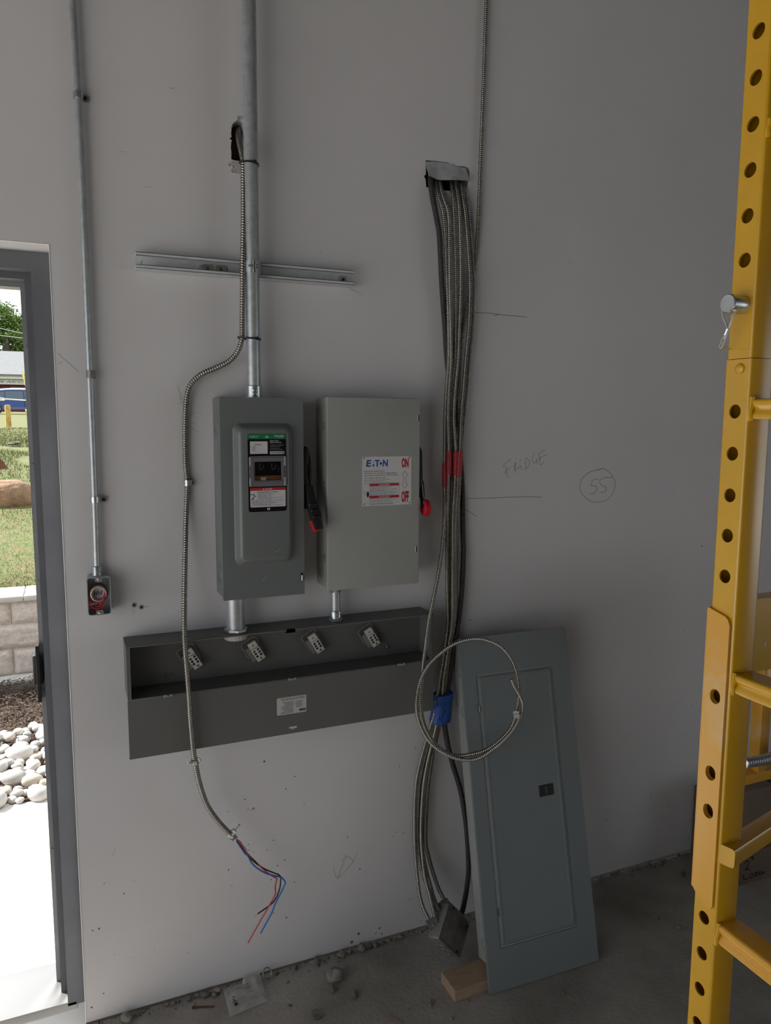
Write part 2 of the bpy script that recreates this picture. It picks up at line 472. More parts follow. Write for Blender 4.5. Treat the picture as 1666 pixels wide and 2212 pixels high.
m_wblue = mat('blue_insulation', (0.02, 0.16, 0.50), 0.4, 0)
m_wwhite = mat('white_insulation', (0.60, 0.59, 0.57), 0.45, 0)
m_grey_plastic = mat('smoky_clear_plastic', (0.16, 0.155, 0.17), 0.22, 0)
m_alu = mat('lug_aluminium', (0.72, 0.70, 0.65), 0.42, 0.35, var=(60, .15))

def screw_head(bm, p, n, r=.004, h=.0022, k=10):
    p = V(p); n = V(n).normalized(); lathe(bm, p, n, [(0, r), (h * .6, r), (h, r * .6)], k)

# ------------------------------------------------------------------ thin conduit run on the left
EY = -.0165
ep = [at(x, y, EY) for x, y in ((141, -300), (156, 0), (170, 235), (182, 500), (194, 800), (205, 1090), (209.5, 1232))]
ep[0] = ep[1] + (ep[1] - ep[2]).normalized() * 1.62
t = thing('thin_conduit', 'thin galvanised conduit running down the wall to the small metal box', 'conduit', ep[-1])
bm = BM(); tube(bm, smooth(ep, 8), .0089, 16); obj('pipe', bm, m_galv, t)
bm = BM(); a, b = at(196, 800, EY), at(196.6, 817, EY); cyl(bm, a, b, .0112, n=16); obj('coupling', bm, mat('dull_coupling', (.25, .25, .25), .5, .7), t)
bm = BM(); a, b = at(209.3, 1222, EY), at(209.9, 1243, EY); lathe(bm, a, b - a, [(0, .0102), (.003, .0122), ((b - a).length - .003, .0122), ((b - a).length, .0135)], 18); obj('connector', bm, m_zinc, t)
bm = BM(); s = at(213, 1236, EY - .012); cyl(bm, s, s + V((0, -.006, 0)), .0042, n=10); obj('set_screw', bm, m_zinc, t)
def one_hole_strap(px, py, ex, label, group, r=.0098, d0=EY, w=.016):
    """half-round strap over a pipe with a screwed ear to the right"""
    c = at(px, py, d0); e = at(ex[0], ex[1], -.002)
    t = thing('conduit_strap', label, 'strap', (c.x, 0, c.z - w / 2), group)
    bm = BM(); prof = []
    for k in range(13):
        q = math.radians(250 - 250 * k / 12 - 0); prof.append((c.x + math.cos(q) * r, c.y - math.sin(q) * r * 1.05))
    outer_ = prof; inner_ = [(c.x + (x - c.x) * 1.22, c.y + (y - c.y) * 1.22) for x, y in prof]
    poly = outer_ + inner_[::-1]
    M = Matrix.Translation((0, 0, c.z))
    prism(bm, poly, -w / 2, w / 2, M); obj('saddle', bm, m_zinc, t)
    bm = BM(); L = e.x - c.x + .010
    ey = frame((c.x + r * .9, 0, c.z), (1, 0, (e.z - c.z) / max(L, .01)), (0, 0, 1))
    prism(bm, rrect(0, L - r * .9, -w / 2, w / 2, w * .32), .0005, .0035, frame((c.x + r * .9, 0, c.z), (1, 0, (e.z - c.z) * .6 / max(L, .01)), (0, 0, 1)))
    box(bm, c.x + r * .9, c.x + r * 1.22, -.018, 0, c.z - w / 2, c.z + w / 2, .0006, 1)
    obj('ear', bm, m_zinc, t)
    bm = BM(); lathe(bm, (e.x, -.0035, e.z), (0, -1, 0), [(0, .0052), (.002, .0050), (.0032, .0035)], 12); obj('screw', bm, mat('dark_screw', (.05, .05, .05), .4, .6), t)
one_hole_strap(168.5, 206, (184, 213), 'zinc one-hole strap on the thin conduit, the upper one near the top left', 'straps on the thin conduit')
one_hole_strap(205, 1079, (224, 1079), 'zinc one-hole strap on the thin conduit, the lower one above the small box', 'straps on the thin conduit')

# ------------------------------------------------------------------ small utility box with coiled wires
D = .047
a = pw(186.5, 1248.5, D); b = pw(241.5, 1326.5, D)
x0, x1, z1, z0 = a.x, b.x, a.y, b.y
t = thing('utility_box', 'small open galvanised box with coiled red and black wires beneath the thin conduit', 'electrical box', ((x0 + x1) / 2, 0, z0))
bm = BM()
o_ = rrect(x0, x1, z0, z1, .008, 4); i_ = rrect(x0 + .0022, x1 - .0022, z0 + .0022, z1 - .0022, .006, 4)
loft(bm, [[(x, y, 0) for x, y in o_], [(x, y, D) for x, y in o_], [(x, y, D) for x, y in i_], [(x, y, .004) for x, y in i_]], WALL)
obj('body', bm, m_galv, t, ang=40)
cx = (x0 + x1) / 2
for zz, s in ((z1 - .006, 1), (z0 + .006, -1)):
    bm = BM(); prism(bm, [(cx - .008, zz - .008 * s), (cx + .008, zz - .008 * s), (cx + .011, zz + .005 * s), (cx - .011, zz + .005 * s)][::s], D - .003, D + .0005, WALL)
    e_ = obj('screw_ear', bm, m_zinc, t)
    bm = BM(); lathe(bm, WALL @ V((cx, zz, D)), (0, -1, 0), [(0, .0042), (.002, .0038), (.003, .002)], 10); obj('screw', bm, m_zinc, e_)
bm = BM(); prism(bm, circ(cx - .004, (z0 + z1) / 2 + .006, .0175, 24), .030, .0305, WALL); st = obj('sticker', bm, m_white, t)
bm = BM(); rr = random.Random(3); cz = (z0 + z1) / 2 + .006
for k in range(5): quad(bm, WALL, cx - .012 + k * .0045, cx - .0095 + k * .0045, cz - .008 + rr.random() * .004, cz + .007 - rr.random() * .004, .0308)
obj('printed_marks', bm, mat('violet_print', (.04, .03, .12), .6), st, flat=True, ang=None)
def ringpath(cx, cz, rx, rz, d, n=28, tilt=0, turns=1.0, dd=0.0):
    return [WALL @ V((cx + rx * math.cos(2 * math.pi * turns * k / n), cz + rz * math.sin(2 * math.pi * turns * k / n + tilt), d + dd * k / n)) for k in range(n + 1)]
bm = BM(); tube(bm, ringpath(cx - .001, cz + .001, .0225, .0245, .038, 30, turns=1.6, dd=.004), .0019, 7); obj('wire', bm, m_wblack, t, label='black insulated wire')
bm = BM(); tube(bm, ringpath(cx - .0015, cz, .0200, .0215, .043, 30, turns=1.0), .0013, 7); obj('wire', bm, m_copper, t, label='bare copper wire')
bm = BM(); tube(bm, ringpath(cx - .001, cz - .001, .0185, .0195, .0445, 30, turns=1.0), .0014, 7); obj('wire', bm, m_wwhite, t, label='white insulated wire')
bm = BM(); tube(bm, smooth([WALL @ V((cx + q, cz + w, e)) for q, w, e in ((.004, .016, .036), (.016, .010, .040), (.0175, -.006, .043), (.008, -.020, .045), (-.010, -.0245, .046), (-.0235, -.027, .043), (-.024, -.018, .040), (-.022, -.033, .038), (-.008, -.042, .039), (.010, -.038, .038), (.013, -.028, .036))], 6), .0023, 8)
obj('wire', bm, m_wred, t, label='red insulated wire')
bm = BM(); tube(bm, smooth([WALL @ V((cx + q, cz + w, e)) for q, w, e in ((.013, .012, .037), (.015, -.002, .044), (.0095, -.015, .046), (.0, -.035, .036), (-.01, -.037, .036))], 6), .0021, 8)
obj('wire', bm, m_wred, t, label='second red insulated wire')
# anchors in the wall right of the box
for x, y, r in ((290, 1307, 5.2), (305.5, 1311.5, 5.0)):
    p = pw(x, y); bm = BM(); k = r * .00125
    loft(bm, [[(p.x + u * q, p.y + v * q, d) for u, v in circ(0, 0, 1, 16)] for q, d in ((k * 1.15, .0), (k * 1.1, .0012), (k * .62, .0015), (k * .5, -.008))], WALL, cap0=False)
    an_ = tag(obj('wall_anchor', bm, mat('anchor_plastic', (.33, .32, .31), .6)), 'grey plastic anchor in the wall, the %s of the pair beside the small box' % ('left one' if x < 300 else 'right one'), 'wall anchor', 'pair of wall anchors')
    bm = BM(); prism(bm, circ(p.x, p.y, k * .6, 12), -.006, .0008, WALL); obj('screw_hole', bm, m_black, an_)

# ------------------------------------------------------------------ strut channel
SX0, SX1, SZ = pw(292.5, 565, .035).x, pw(763, 602, .035).x, (at(293.4, 565, -.02).z + at(763, 602.5, -.02).z) / 2
SH, SD, TK = .0206, .0413, .0026
t = thing('strut_channel', 'slotted galvanised strut channel crossing behind the large conduit', 'strut channel', ((SX0 + SX1) / 2, 0, SZ - SH))
sl0 = at(316, 571.5, -.002).x; slots = []
k = -1
while True:
    cxs = sl0 + .0508 * k; k += 1
    if cxs > SX1 - .01: break
    if cxs - .0145 > SX0 + .003 and cxs + .0145 < SX1 - .028: slots.append(slot(cxs, SZ, .0286, .0143)[::-1])
bm = BM()
sheet(bm, [(SX0, SZ - SH), (SX1, SZ - SH), (SX1, SZ + SH), (SX0, SZ + SH)], slots, 0.0005, TK, WALL)
for s in (1, -1):
    box(bm, SX0, SX1, min(SZ + s * SH, SZ + s * (SH - TK)), max(SZ + s * SH, SZ + s * (SH - TK)), .0005, SD, .0008, 1, WALL)
    box(bm, SX0, SX1, min(SZ + s * SH, SZ + s * (SH - .0095)), max(SZ + s * SH, SZ + s * (SH - .0095)), SD - TK, SD, .0008, 1, WALL)
    box(bm, SX0, SX1, min(SZ + s * (SH - .0095), SZ + s * (SH - .0095 + TK)), max(SZ + s * (SH - .0095), SZ + s * (SH - .0095 + TK)), SD - .008, SD, .0008, 1, WALL)
obj('channel', bm, mat('strut_zinc', (.70, .735, .755), .42, .15, var=(40, .12)), t, ang=30)
for i, (x, y, w) in enumerate(((449, 578, .030), (478, 581, .030))):
    p = pw(x, y, .006); bm = BM(); prism(bm, rrect(p.x - w / 2, p.x + w / 2, SZ - .0105, SZ + .0105, .006), TK, TK + .003 + i * .001, WALL)
    wo = obj('washer_plate', bm, m_zinc if i == 0 else mat('buff_zinc', (.48, .44, .36), .45, .7), t)
    bm = BM(); lathe(bm, WALL @ V((p.x - .002, SZ, TK + .003)), (0, -1, 0), [(0, .0055), (.003, .005), (.0045, .003)], 12); obj('screw', bm, mat('brown_screw', (.22, .15, .12), .45, .6), wo)
p = pw(742, 604, .006); bm = BM(); prism(bm, rrect(p.x - .013, p.x + .011, SZ - .011, SZ + .011, .003), TK, TK + .0025, WALL); wo = obj('washer_plate', bm, m_galv, t)
bm = BM(); lathe(bm, WALL @ V((p.x, SZ, TK + .002)), (0, -1, 0), [(0, .005), (.003, .0045), (.004, .002)], 12); obj('screw', bm, mat('dark_screw', (.05, .05, .05), .4, .6), wo)

# ------------------------------------------------------------------ large conduit
CY = -.0615
CR = .0192
c0 = at(548.5, 840, CY); c1 = at(537.5, 0, CY); cdir = (c1 - c0).normalized()
ctop = c0 + cdir * ((4.58 - c0.z) / cdir.z)
BZ1 = 1.808                                   # top of the left safety switch
cb = c0 + cdir * ((BZ1 + .002 - c0.z) / cdir.z)
t = thing('large_conduit', 'large galvanised conduit rising from the dark grey safety switch to the ceiling', 'conduit', cb)
bm = BM(); cyl(bm, cb, ctop, CR, n=32); obj('pipe', bm, m_galv, t)
bm = BM(); L = (at(549, 833, CY) - cb).length; lathe(bm, cb, cdir, [(0, .0245), (.003, .0245), (.004, .0225), (L - .002, .0225), (L, .0210)], 32); cn = obj('connector', bm, m_zinc, t)
for zz in (.010, .021):
    bm = BM(); q = cb + cdir * zz + V((-.003, -.0222, 0)); lathe(bm, q, (-.1, -1, 0), [(0, .0058), (.003, .0056), (.0042, .0035)], 14); obj('set_screw', bm, m_zinc, cn)
# strut clamp
cc = cb + cdir * ((SZ - cb.z) / cdir.z)
t = thing('strut_clamp', 'bolted zinc clamp holding the large conduit on the strut', 'pipe clamp', cc + V((0, 0, -.016)))
for s, nm in ((-1, 'clamp_half'), (1, 'clamp_half')):
    bm = BM(); poly = []
    for k in range(13):
        q = math.radians(-90 + 90 * s * k / 12 * 1.12 + s * 6); poly.append((math.cos(q) * CR * 1.02, math.sin(q) * CR * 1.02))
    inn = [(x * 1.13, y * 1.13) for x, y in poly]
    prism(bm, poly + inn[::-1], -.0158, .0158, Matrix.Translation(cc))
    xx = (s * .0015 if s > 0 else -.0045)
    box(bm, cc.x + xx, cc.x + xx + .003, cc.y - CR - .012, cc.y - CR - .0005, cc.z - .0158, cc.z + .0158, .0006, 1)
    xa = cc.x + s * (CR * 1.09)
    box(bm, xa - .0015, xa + .0015, cc.y - .002, -SD + .006, cc.z - .0158, cc.z + .0158, .0006, 1)
    box(bm, min(xa, xa + s * .007), max(xa, xa + s * .007), -SD - .0025, -SD - .0003, cc.z - .0158, cc.z + .0158, .0006, 1)
    obj(nm, bm, m_zinc, t)
bm = BM(); cyl(bm, cc + V((-.016, -CR - .0065, 0)), cc + V((.012, -CR - .0065, 0)), .003, n=10); lathe(bm, cc + V((.0045, -CR - .0065, 0)), (1, 0, 0), [(0, .0058), (.005, .0058)], 6); lathe(bm, cc + V((-.0095, -CR - .0065, 0)), (1, 0, 0), [(0, .006), (.004, .006)], 6)
obj('bolt', bm, m_zinc, t)

# ------------------------------------------------------------------ armoured feed cable on the left
CP = [(519, 268, -.070), (516, 280, -.040), (514.5, 292, -.01), (518, 312, .020), (523, 334, .043), (525.5, 352, .056), (526, 400, .060), (526, 480, .061), (524.5, 570, .064), (524, 650, .064), (523.5, 700, .062), (522.5, 733, .060),
      (513, 760, .054), (495, 780, .044), (468, 794, .034), (438, 807, .026), (417, 824, .020), (406, 846, .016), (401.5, 880, .012), (400, 930, .010), (401, 1000, .0095), (405, 1043, .0095), (403.5, 1080, .011), (401, 1150, .03), (399, 1250, .07),
      (398, 1340, .112), (400, 1400, .123), (404, 1450, .123), (408, 1500, .122), (412, 1560, .120), (417.5, 1620, .118), (421.5, 1645, .112), (430.5, 1690, .10), (447, 1738, .092), (470, 1772, .088), (489, 1793, .086), (500, 1804, .085)]
cpts = [at(x, y, -d) for x, y, d in CP]
t = thing('armoured_feed_cable', 'armoured cable strapped to the large conduit, hanging down over the grey trough', 'cable', cpts[-1])
obj('armour', armor(cpts, .0081, .0068, 10, .27), m_armor, t, ang=80)
e0, e1 = cpts[-2], cpts[-1]; ed = (e1 - e0).normalized()
bm = BM(); q0 = e1 - ed * .012; lathe(bm, q0, ed, [(0, .0095), (.002, .0108), (.020, .0108), (.022, .0095), (.030, .0095), (.031, .008)], 14)
cn = obj('end_connector', bm, m_zinc, t)
side = ed.cross(V((0, 1, 0))).normalized(); side = side if side.x > 0 else -side
bm = BM()
K = frame(q0 + ed * .008 + side * .004, side, ed)
box(bm, 0, .013, -.007, .007, -.006, .006, .0015, 1, K); obj('clamp', bm, m_zinc, cn)
bm = BM(); sa = q0 + ed * .008 + side * .012; sb2 = sa + side * .020 + V((0, 0, .004)); cyl(bm, sa, sb2, .0021, n=8); lathe(bm, sb2, side, [(0, .0045), (.0025, .004)], 10); obj('clamp_screw', bm, m_zinc, cn)
def wire(nm, pts, r, m, tip, label, d=.088):
    P = [at(x, y, -(d + dd)) for x, y, dd in pts]
    bm = BM(); tube(bm, smooth(P, 7), r, 8); w = obj(nm, bm, m, t, label=label, ang=80)
    bm = BM(); tube(bm, smooth([P[-1], P[-1].lerp(at(tip[0], tip[1], -(d + pts[-1][2])), .5) + V((.0008, 0, 0)), at(tip[0], tip[1], -(d + pts[-1][2]))], 4), r * .62, 7); obj('copper_tip', bm, m_copper, w)
wire('wire', [(506, 1810, 0), (519.7, 1820, .002), (534, 1843, .004), (551, 1860, -.002), (569.6, 1878.6, .004), (588, 1892, .003), (598, 1898, .002), (597, 1904, .002), (594.5, 1916, .002), (594.5, 1932.6, .002), (582, 1955.5, .004), (557, 1999, .002), (536, 2036.6, 0)], .0022, m_wred, (530, 2046), 'red insulated wire with a stripped end')
wire('wire', [(508, 1812, -.003), (518, 1824, -.004), (528, 1838, -.001), (545, 1858, .003), (568, 1875, -.003), (590, 1885, .001), (604, 1891, .003), (606.5, 1901.5, .0), (603, 1924, -.002), (590, 1949, -.004), (557, 1974, -.004)], .0022, m_wblack, (551, 1979.4), 'black insulated wire with a stripped end')
wire('wire', [(507, 1811, -.001), (520, 1830, -.003), (529, 1843, .002), (536, 1850, .003), (547, 1868, .002), (567.5, 1883, .001), (588, 1891, .005), (607, 1895, .002), (616, 1905.6, .001), (613, 1916, .001), (607, 1928.5, .002), (594.5, 1953, .002), (586, 1974, .002), (563, 2016, .002)], .0025, m_wblue, (555, 2025), 'blue taped wire with a stripped end')
for (x, y, q) in ((531, 1831, -1), (528, 1846, 1)):
    bm = BM(); P = at(x, y, -.094); tube(bm, smooth([P, P + V((.004 * q, 0, .004)), P + V((.006 * q, 0, .001)), P + V((.012, 0, -.012))], 5), .0008, 6); obj('wire_marker', bm, m_wblue, t, label='curl of blue marker thread')
one_hole_strap(405.5, 1043, (413, 1043), 'zinc strap fixing the armoured cable to the wall left of the dark grey switch', None, .0088, -.0095)
p = at(421.5, 1645, -.112)
t = thing('loose_strap', 'loose zinc strap with its screw hanging on the cable below the trough', 'strap', p)
bm = BM(); ax = (cpts[-4] - cpts[-6]).normalized(); lathe(bm, p - ax * .007, ax, [(0, .0085), (0, .0102), (.014, .0102), (.014, .0085)], 14, closed=True); obj('saddle', bm, m_zinc, t)
bm = BM(); box(bm, .004, .018, -.006, .006, -.0015, .0015, .001, 1, frame(p, (.75, -.5, .5), (0, 0, 1))); obj('ear', bm, m_zinc, t)
bm = BM(); q = at(407, 1647, -.125); cyl(bm, p + V((-.008, -.006, 0)), q, .0019, n=8); lathe(bm, q, q - p, [(0, .004), (.002, .0035)], 8); obj('screw', bm, m_zinc, t)

# zip ties
for i, (x, y) in enumerate(((540, 354, ), (541, 732))):
    c = cb + cdir * ((at(x, y, CY).z - cb.z) / cdir.z); k = [at(px, py, -d) for px, py, d in CP]
    kc = min(k, key=lambda q: abs(q.z - c.z)); kc = V((kc.x, kc.y, c.z))
    r1, r2 = CR + .0012, .0092; A = V((c.x, c.y, 0)); Bc = V((kc.x, kc.y, 0)); pts = []
    pts2 = [(A.x + math.cos(q) * r1, A.y + math.sin(q) * r1) for q in [2 * math.pi * j / 24 for j in range(24)]] + [(Bc.x + math.cos(q) * r2, Bc.y + math.sin(q) * r2) for q in [2 * math.pi * j / 16 for j in range(16)]]
    # convex hull
    ps = sorted(pts2); up = []; lw = []
    def cr_(o, a_, b_): return (a_[0] - o[0]) * (b_[1] - o[1]) - (a_[1] - o[1]) * (b_[0] - o[0])
    for q in ps:
        while len(lw) > 1 and cr_(lw[-2], lw[-1], q) <= 0: lw.pop()
        lw.append(q)
    for q in reversed(ps):
        while len(up) > 1 and cr_(up[-2], up[-1], q) <= 0: up.pop()
        up.append(q)
    hull = lw[:-1] + up[:-1]
    hx = [((q[0] - c.x) * 1.07 + c.x, (q[1] - c.y) * 1.07 + c.y) for q in hull]
    t = thing('zip_tie', 'black zip tie around the large conduit and cable, the %s' % ('upper one below the ragged hole' if i == 0 else 'lower one beneath the strut'), 'zip tie', (c.x, c.y, c.z - .003), 'zip ties on the large conduit')
    bm = BM(); sl = -.10 if i == 0 else -.06
    loft(bm, [[(x_, y_, c.z + dz + (x_ - c.x) * sl) for x_, y_ in L] for L, dz in ((hull, -.0026), (hx, -.0026), (hx, .0026), (hull, .0026), (hull, -.0026))], cap0=False, cap1=False)
    obj('strap', bm, m_black, t, ang=40)
    bm = BM(); hp = V((c.x + .005, c.y - r1 - .004, c.z + .005 * sl)); box(bm, hp.x - .004, hp.x + .004, hp.y - .003, hp.y + .003, hp.z - .0042, hp.z + .0042, .001, 2); obj('head', bm, m_black, t)

# ================================================================== safety switches
def knockout(parent, M, x, y, radii, m):
    for r in radii:
        bm = BM(); loft(bm, [[(x + u * q, y + v * q, d) for u, v in circ(0, 0, 1, 28)] for q, d in ((r, 0), (r - .0005, .0009), (r - .0022, .0009), (r - .0027, 0), (r, 0))], M, False, False)
        obj('knockout', bm, m, parent, ang=60)

# ---------- dark grey switch with viewing window
AX0, AX1, AZ0, AZ1, AD = .388, .617, 1.2535, 1.808, .106
t = thing('dark_safety_switch', 'tall dark grey safety switch with an embossed door and a viewing window', 'safety switch', ((AX0 + AX1) / 2, 0, AZ0))
bm = BM(); box(bm, AX0, AX1, AZ0, AZ1, 0, AD, .002, 2, WALL); sw_body = obj('body', bm, m_boxA, t)
LS = Matrix(((0, 0, -1, AX0), (-1, 0, 0, 0), (0, 1, 0, 0), (0, 0, 0, 1)))   # (x=depth out, y=up, z=-X)
for zz in (AZ1 - .075, AZ0 + .062): knockout(sw_body, LS, .048, zz, (.034, .023), m_boxA)
for zz in (AZ1 - .145, AZ0 + .115):
    bm = BM(); box(bm, .090, .100, zz - .030, zz + .026, -.0008, .0006, .0004, 1, LS); box(bm, .092, .098, zz - .004, zz, 0, .0016, 0, 1, LS); obj('hinge', bm, mat('hinge_dark', (.03, .033, .035), .5, .4), t)
FX0, FX1, FZ0, FZ1, FD = .3855, .6190, 1.2505, 1.8100, .1150
dp = lambda x, y, d: pw(x, y, d)
bm = BM()
o4 = rrect(FX0, FX1, FZ0, FZ1, .0018, 2)
A_ = dp(502, 914, FD); B_ = dp(633, 1213, FD)
RX0, RX1, RZ1, RZ0 = A_.x, B_.x, A_.y, B_.y
RH = .024
def rr_at(ins, r): return rrect(RX0 + ins * 1.0, RX1 - ins, RZ0 + ins, RZ1 - ins, r, 8)
# door skin with an opening, then the embossed dome lofted from it
sheet(bm, o4, [rrect(RX0, RX1, RZ0, RZ1, .020, 8)[::-1]], AD - .004, FD, WALL)
prof = [(0, 0), (.0012, .0012), (.003, .0035), (.010, .016), (.0135, .0210), (.017, .0232), (.021, RH)]
loft(bm, [[(x, y, FD + h) for x, y in rr_at(i, max(.020 - i * .35, .008))] for i, h in prof], WALL, False, True)
door = obj('door', bm, m_boxA, t, ang=28)
LD = FD + RH
lt, lb = dp(534.5, 937, LD), dp(620, 1103, LD)
LX0, LX1, LZ1, LZ0 = lt.x, lb.x - .001, lt.y, lb.y
LW, LH = LX1 - LX0, LZ1 - LZ0
ux = lambda u: LX0 + u * LW
vz = lambda v: LZ1 - v * LH
bm = BM(); prism(bm, rrect(LX0, LX1, LZ0, LZ1, .006, 5), LD + .0002, LD + .0010, WALL)
lab = obj('label_plate', bm, mat('label_black', (.006, .006, .007), .5, 0, spec=.15), t, ang=30, label='black label with a green header band')
E_ = LD + .0012
bm = BM(); r = .006; g = [(x, y) for x, y in rrect(LX0, LX1, LZ0, LZ1, r, 5) if y > vz(.068)]
prism(bm, g[:6] + g[6:] + [(LX0, vz(.068)), (LX1, vz(.068))], LD + .001, E_, WALL); gb = obj('green_band', bm, m_greenprint, lab)
obj('printed_text', text_bm('VisiPacT', WALL, ux(.05), vz(.048), .0052, E_ + .0002, LW * .23), m_white, gb, flat=True, ang=None)
obj('printed_text', text_bm('Schneider', WALL, ux(.70), vz(.040), .0056, E_ + .0002, LW * .26, bold=.012), m_white, gb, flat=True, ang=None)
obj('printed_text', text_bm('Electric', WALL, ux(.78), vz(.058), .0034, E_ + .0002, LW * .14), mat('pale_green_print', (.2, .45, .3), .5), gb, flat=True, ang=None)
for vv, uu in ((.036, .5), (.965, .52)):
    bm = BM(); lathe(bm, WALL @ V((ux(uu), vz(vv), E_)), (0, -1, 0), [(0, .0042), (.0012, .0040), (.002, .0025)], 14); obj('screw', bm, m_zinc, lab)
bm = BM(); prism(bm, rrect(ux(.06), ux(.515), vz(.255), vz(.097), .0012, 2), LD + .001, E_ + .0002, WALL); stk = obj('rating_sticker', bm, m_white, lab)
bm = BM(); print_lines(bm, WALL, ux(.18), ux(.36), vz(.145), vz(.130), 1, E_ + .0004, random.Random(1), .6)
obj('fine_print', bm, m_inkgrey, stk, flat=True, ang=None)
bm = BM(); print_lines(bm, WALL, ux(.105), ux(.21), vz(.225), vz(.155), 5, E_ + .0004, random.Random(4), .35); obj('fine_print', bm, m_inkgrey, stk, flat=True, ang=None)
for s, v_, h_, w_, b_ in (('HEAVY DUTY', .098, .0031, .24, .010), ('SAFETY SWITCH', .120, .0031, .30, .010), ('INTERRUPTEUR DE S\u00c9CURIT\u00c9', .150, .0022, .37, 0), ('DE SERVICE INTENSIF', .167, .0022, .28, 0), ('INTERRUPTOR DE', .190, .0022, .24, 0), ('SEGURIDAD SERVICIO PESADO', .207, .0022, .33, 0)):
    obj('printed_text', text_bm(s, WALL, ux(.575), vz(v_), h_, E_ + .0002, LW * w_, bold=b_), m_white if b_ else mat('grey_print', (.30, .30, .31), .5), lab, flat=True, ang=None)
bm = BM(); prism(bm, rrect(ux(.575), ux(.955), vz(.262), vz(.224), .0008, 2), LD + .001, E_, WALL); sq = obj('maker_badge', bm, m_white, lab)
obj('printed_text', text_bm('SQUARE', WALL, ux(.595), vz(.252), .0042, E_ + .0002, LW * .27, bold=.015), m_ink, sq, flat=True, ang=None)
bm = BM(); sheet(bm, rrect(ux(.882), ux(.942), vz(.257), vz(.229), .0004, 2), [rrect(ux(.892), ux(.932), vz(.252), vz(.234), .0003, 2)[::-1]], E_, E_ + .0002, WALL); obj('badge_square', bm, m_ink, sq, ang=None)
obj('printed_text', text_bm('D', WALL, ux(.900), vz(.250), .0028, E_ + .0002), m_ink, sq, flat=True, ang=None)
# viewing window
wx0, wx1, wz0, wz1 = ux(.02), ux(.985), vz(.672), vz(.283)
bm = BM(); sheet(bm, rrect(wx0, wx1, wz0, wz1, .006, 4), [rrect(ux(.165), ux(.855), vz(.595), vz(.355), .002, 2)[::-1]], LD + .001, LD + .006, WALL)
win = obj('window_frame', bm, m_grey_plastic, t, ang=30, label='smoky clear window frame')
bm = BM(); sheet(bm, rrect(ux(.08), ux(.92), vz(.635), vz(.305), .005, 4), [rrect(ux(.125), ux(.89), vz(.61), vz(.34), .003, 3)[::-1]], LD + .006, LD + .0085, WALL); obj('window_rim', bm, m_grey_plastic, win, ang=30)
for cu in ((.0, .075), (.925, 1.0)):
    for cv in ((.29, .41), (.555, .67)):
        bm = BM(); box(bm, ux(cu[0] + .02) if cu[0] < .5 else ux(cu[0]), ux(cu[1]) if cu[0] < .5 else ux(cu[1] - .02), vz(cv[1]), vz(cv[0]), LD + .006, LD + .009, .001, 1, WALL); obj('corner_clip', bm, mat('pale_clear_plastic', (.30, .29, .31), .25), win)
bm = BM(); quad(bm, WALL, ux(.16), ux(.86), vz(.60), vz(.35), LD + .0012); obj('switch_interior', bm, mat('interior_black', (.006, .006, .006), .8, 0, spec=.1), win, flat=True, ang=None)
bm = BM(); box(bm, ux(.17), ux(.85), vz(.594), vz(.535), LD + .0012, LD + .0026, .0005, 1, WALL); obj('arc_shield', bm, mat('amber_plastic', (.26, .11, .02), .35), win, label='amber arc shield behind the window')
bm = BM(); box(bm, ux(.325), ux(.455), vz(.594), vz(.555), LD + .0026, LD + .003, 0, 1, WALL); obj('tag', bm, m_white, win)
for uu in (.30, .62):
    bm = BM(); tube(bm, smooth([WALL @ V((ux(uu), vz(.375), LD + .0022)), WALL @ V((ux(uu), vz(.44), LD + .0022)), WALL @ V((ux(uu + .04), vz(.455), LD + .0022)), WALL @ V((ux(uu + .085), vz(.44), LD + .0022)), WALL @ V((ux(uu + .085), vz(.40), LD + .0022))], 5), .0011, 6); obj('contact_blade', bm, mat('dull_steel', (.16, .16, .17), .45, .7), win)
RV = WALL @ Matrix.Translation((ux(.82), vz(.49), 0)) @ Matrix.Rotation(math.radians(90), 4, 'Z')
obj('printed_text', text_bm('PacT', RV, 0, 0, .0058, LD + .0023), mat('dim_grey_print', (.09, .09, .10), .5), win, flat=True, ang=None)
m_pane = bpy.data.materials.new('clear_pane'); m_pane.use_nodes = True
nt = m_pane.node_tree; nt.nodes.clear()
_o = nt.nodes.new('ShaderNodeOutputMaterial'); _mx = nt.nodes.new('ShaderNodeMixShader'); _tr = nt.nodes.new('ShaderNodeBsdfTransparent'); _gl = nt.nodes.new('ShaderNodeBsdfGlossy')
_tr.inputs[0].default_value = (.82, .82, .84, 1); _gl.inputs['Roughness'].default_value = .08; _mx.inputs[0].default_value = .012
nt.links.new(_tr.outputs[0], _mx.inputs[1]); nt.links.new(_gl.outputs[0], _mx.inputs[2]); nt.links.new(_mx.outputs[0], _o.inputs[0])
bm = BM(); box(bm, ux(.15), ux(.87), vz(.605), vz(.345), LD + .0046, LD + .0054, M=WALL); obj('pane', bm, m_pane, win, ang=None)
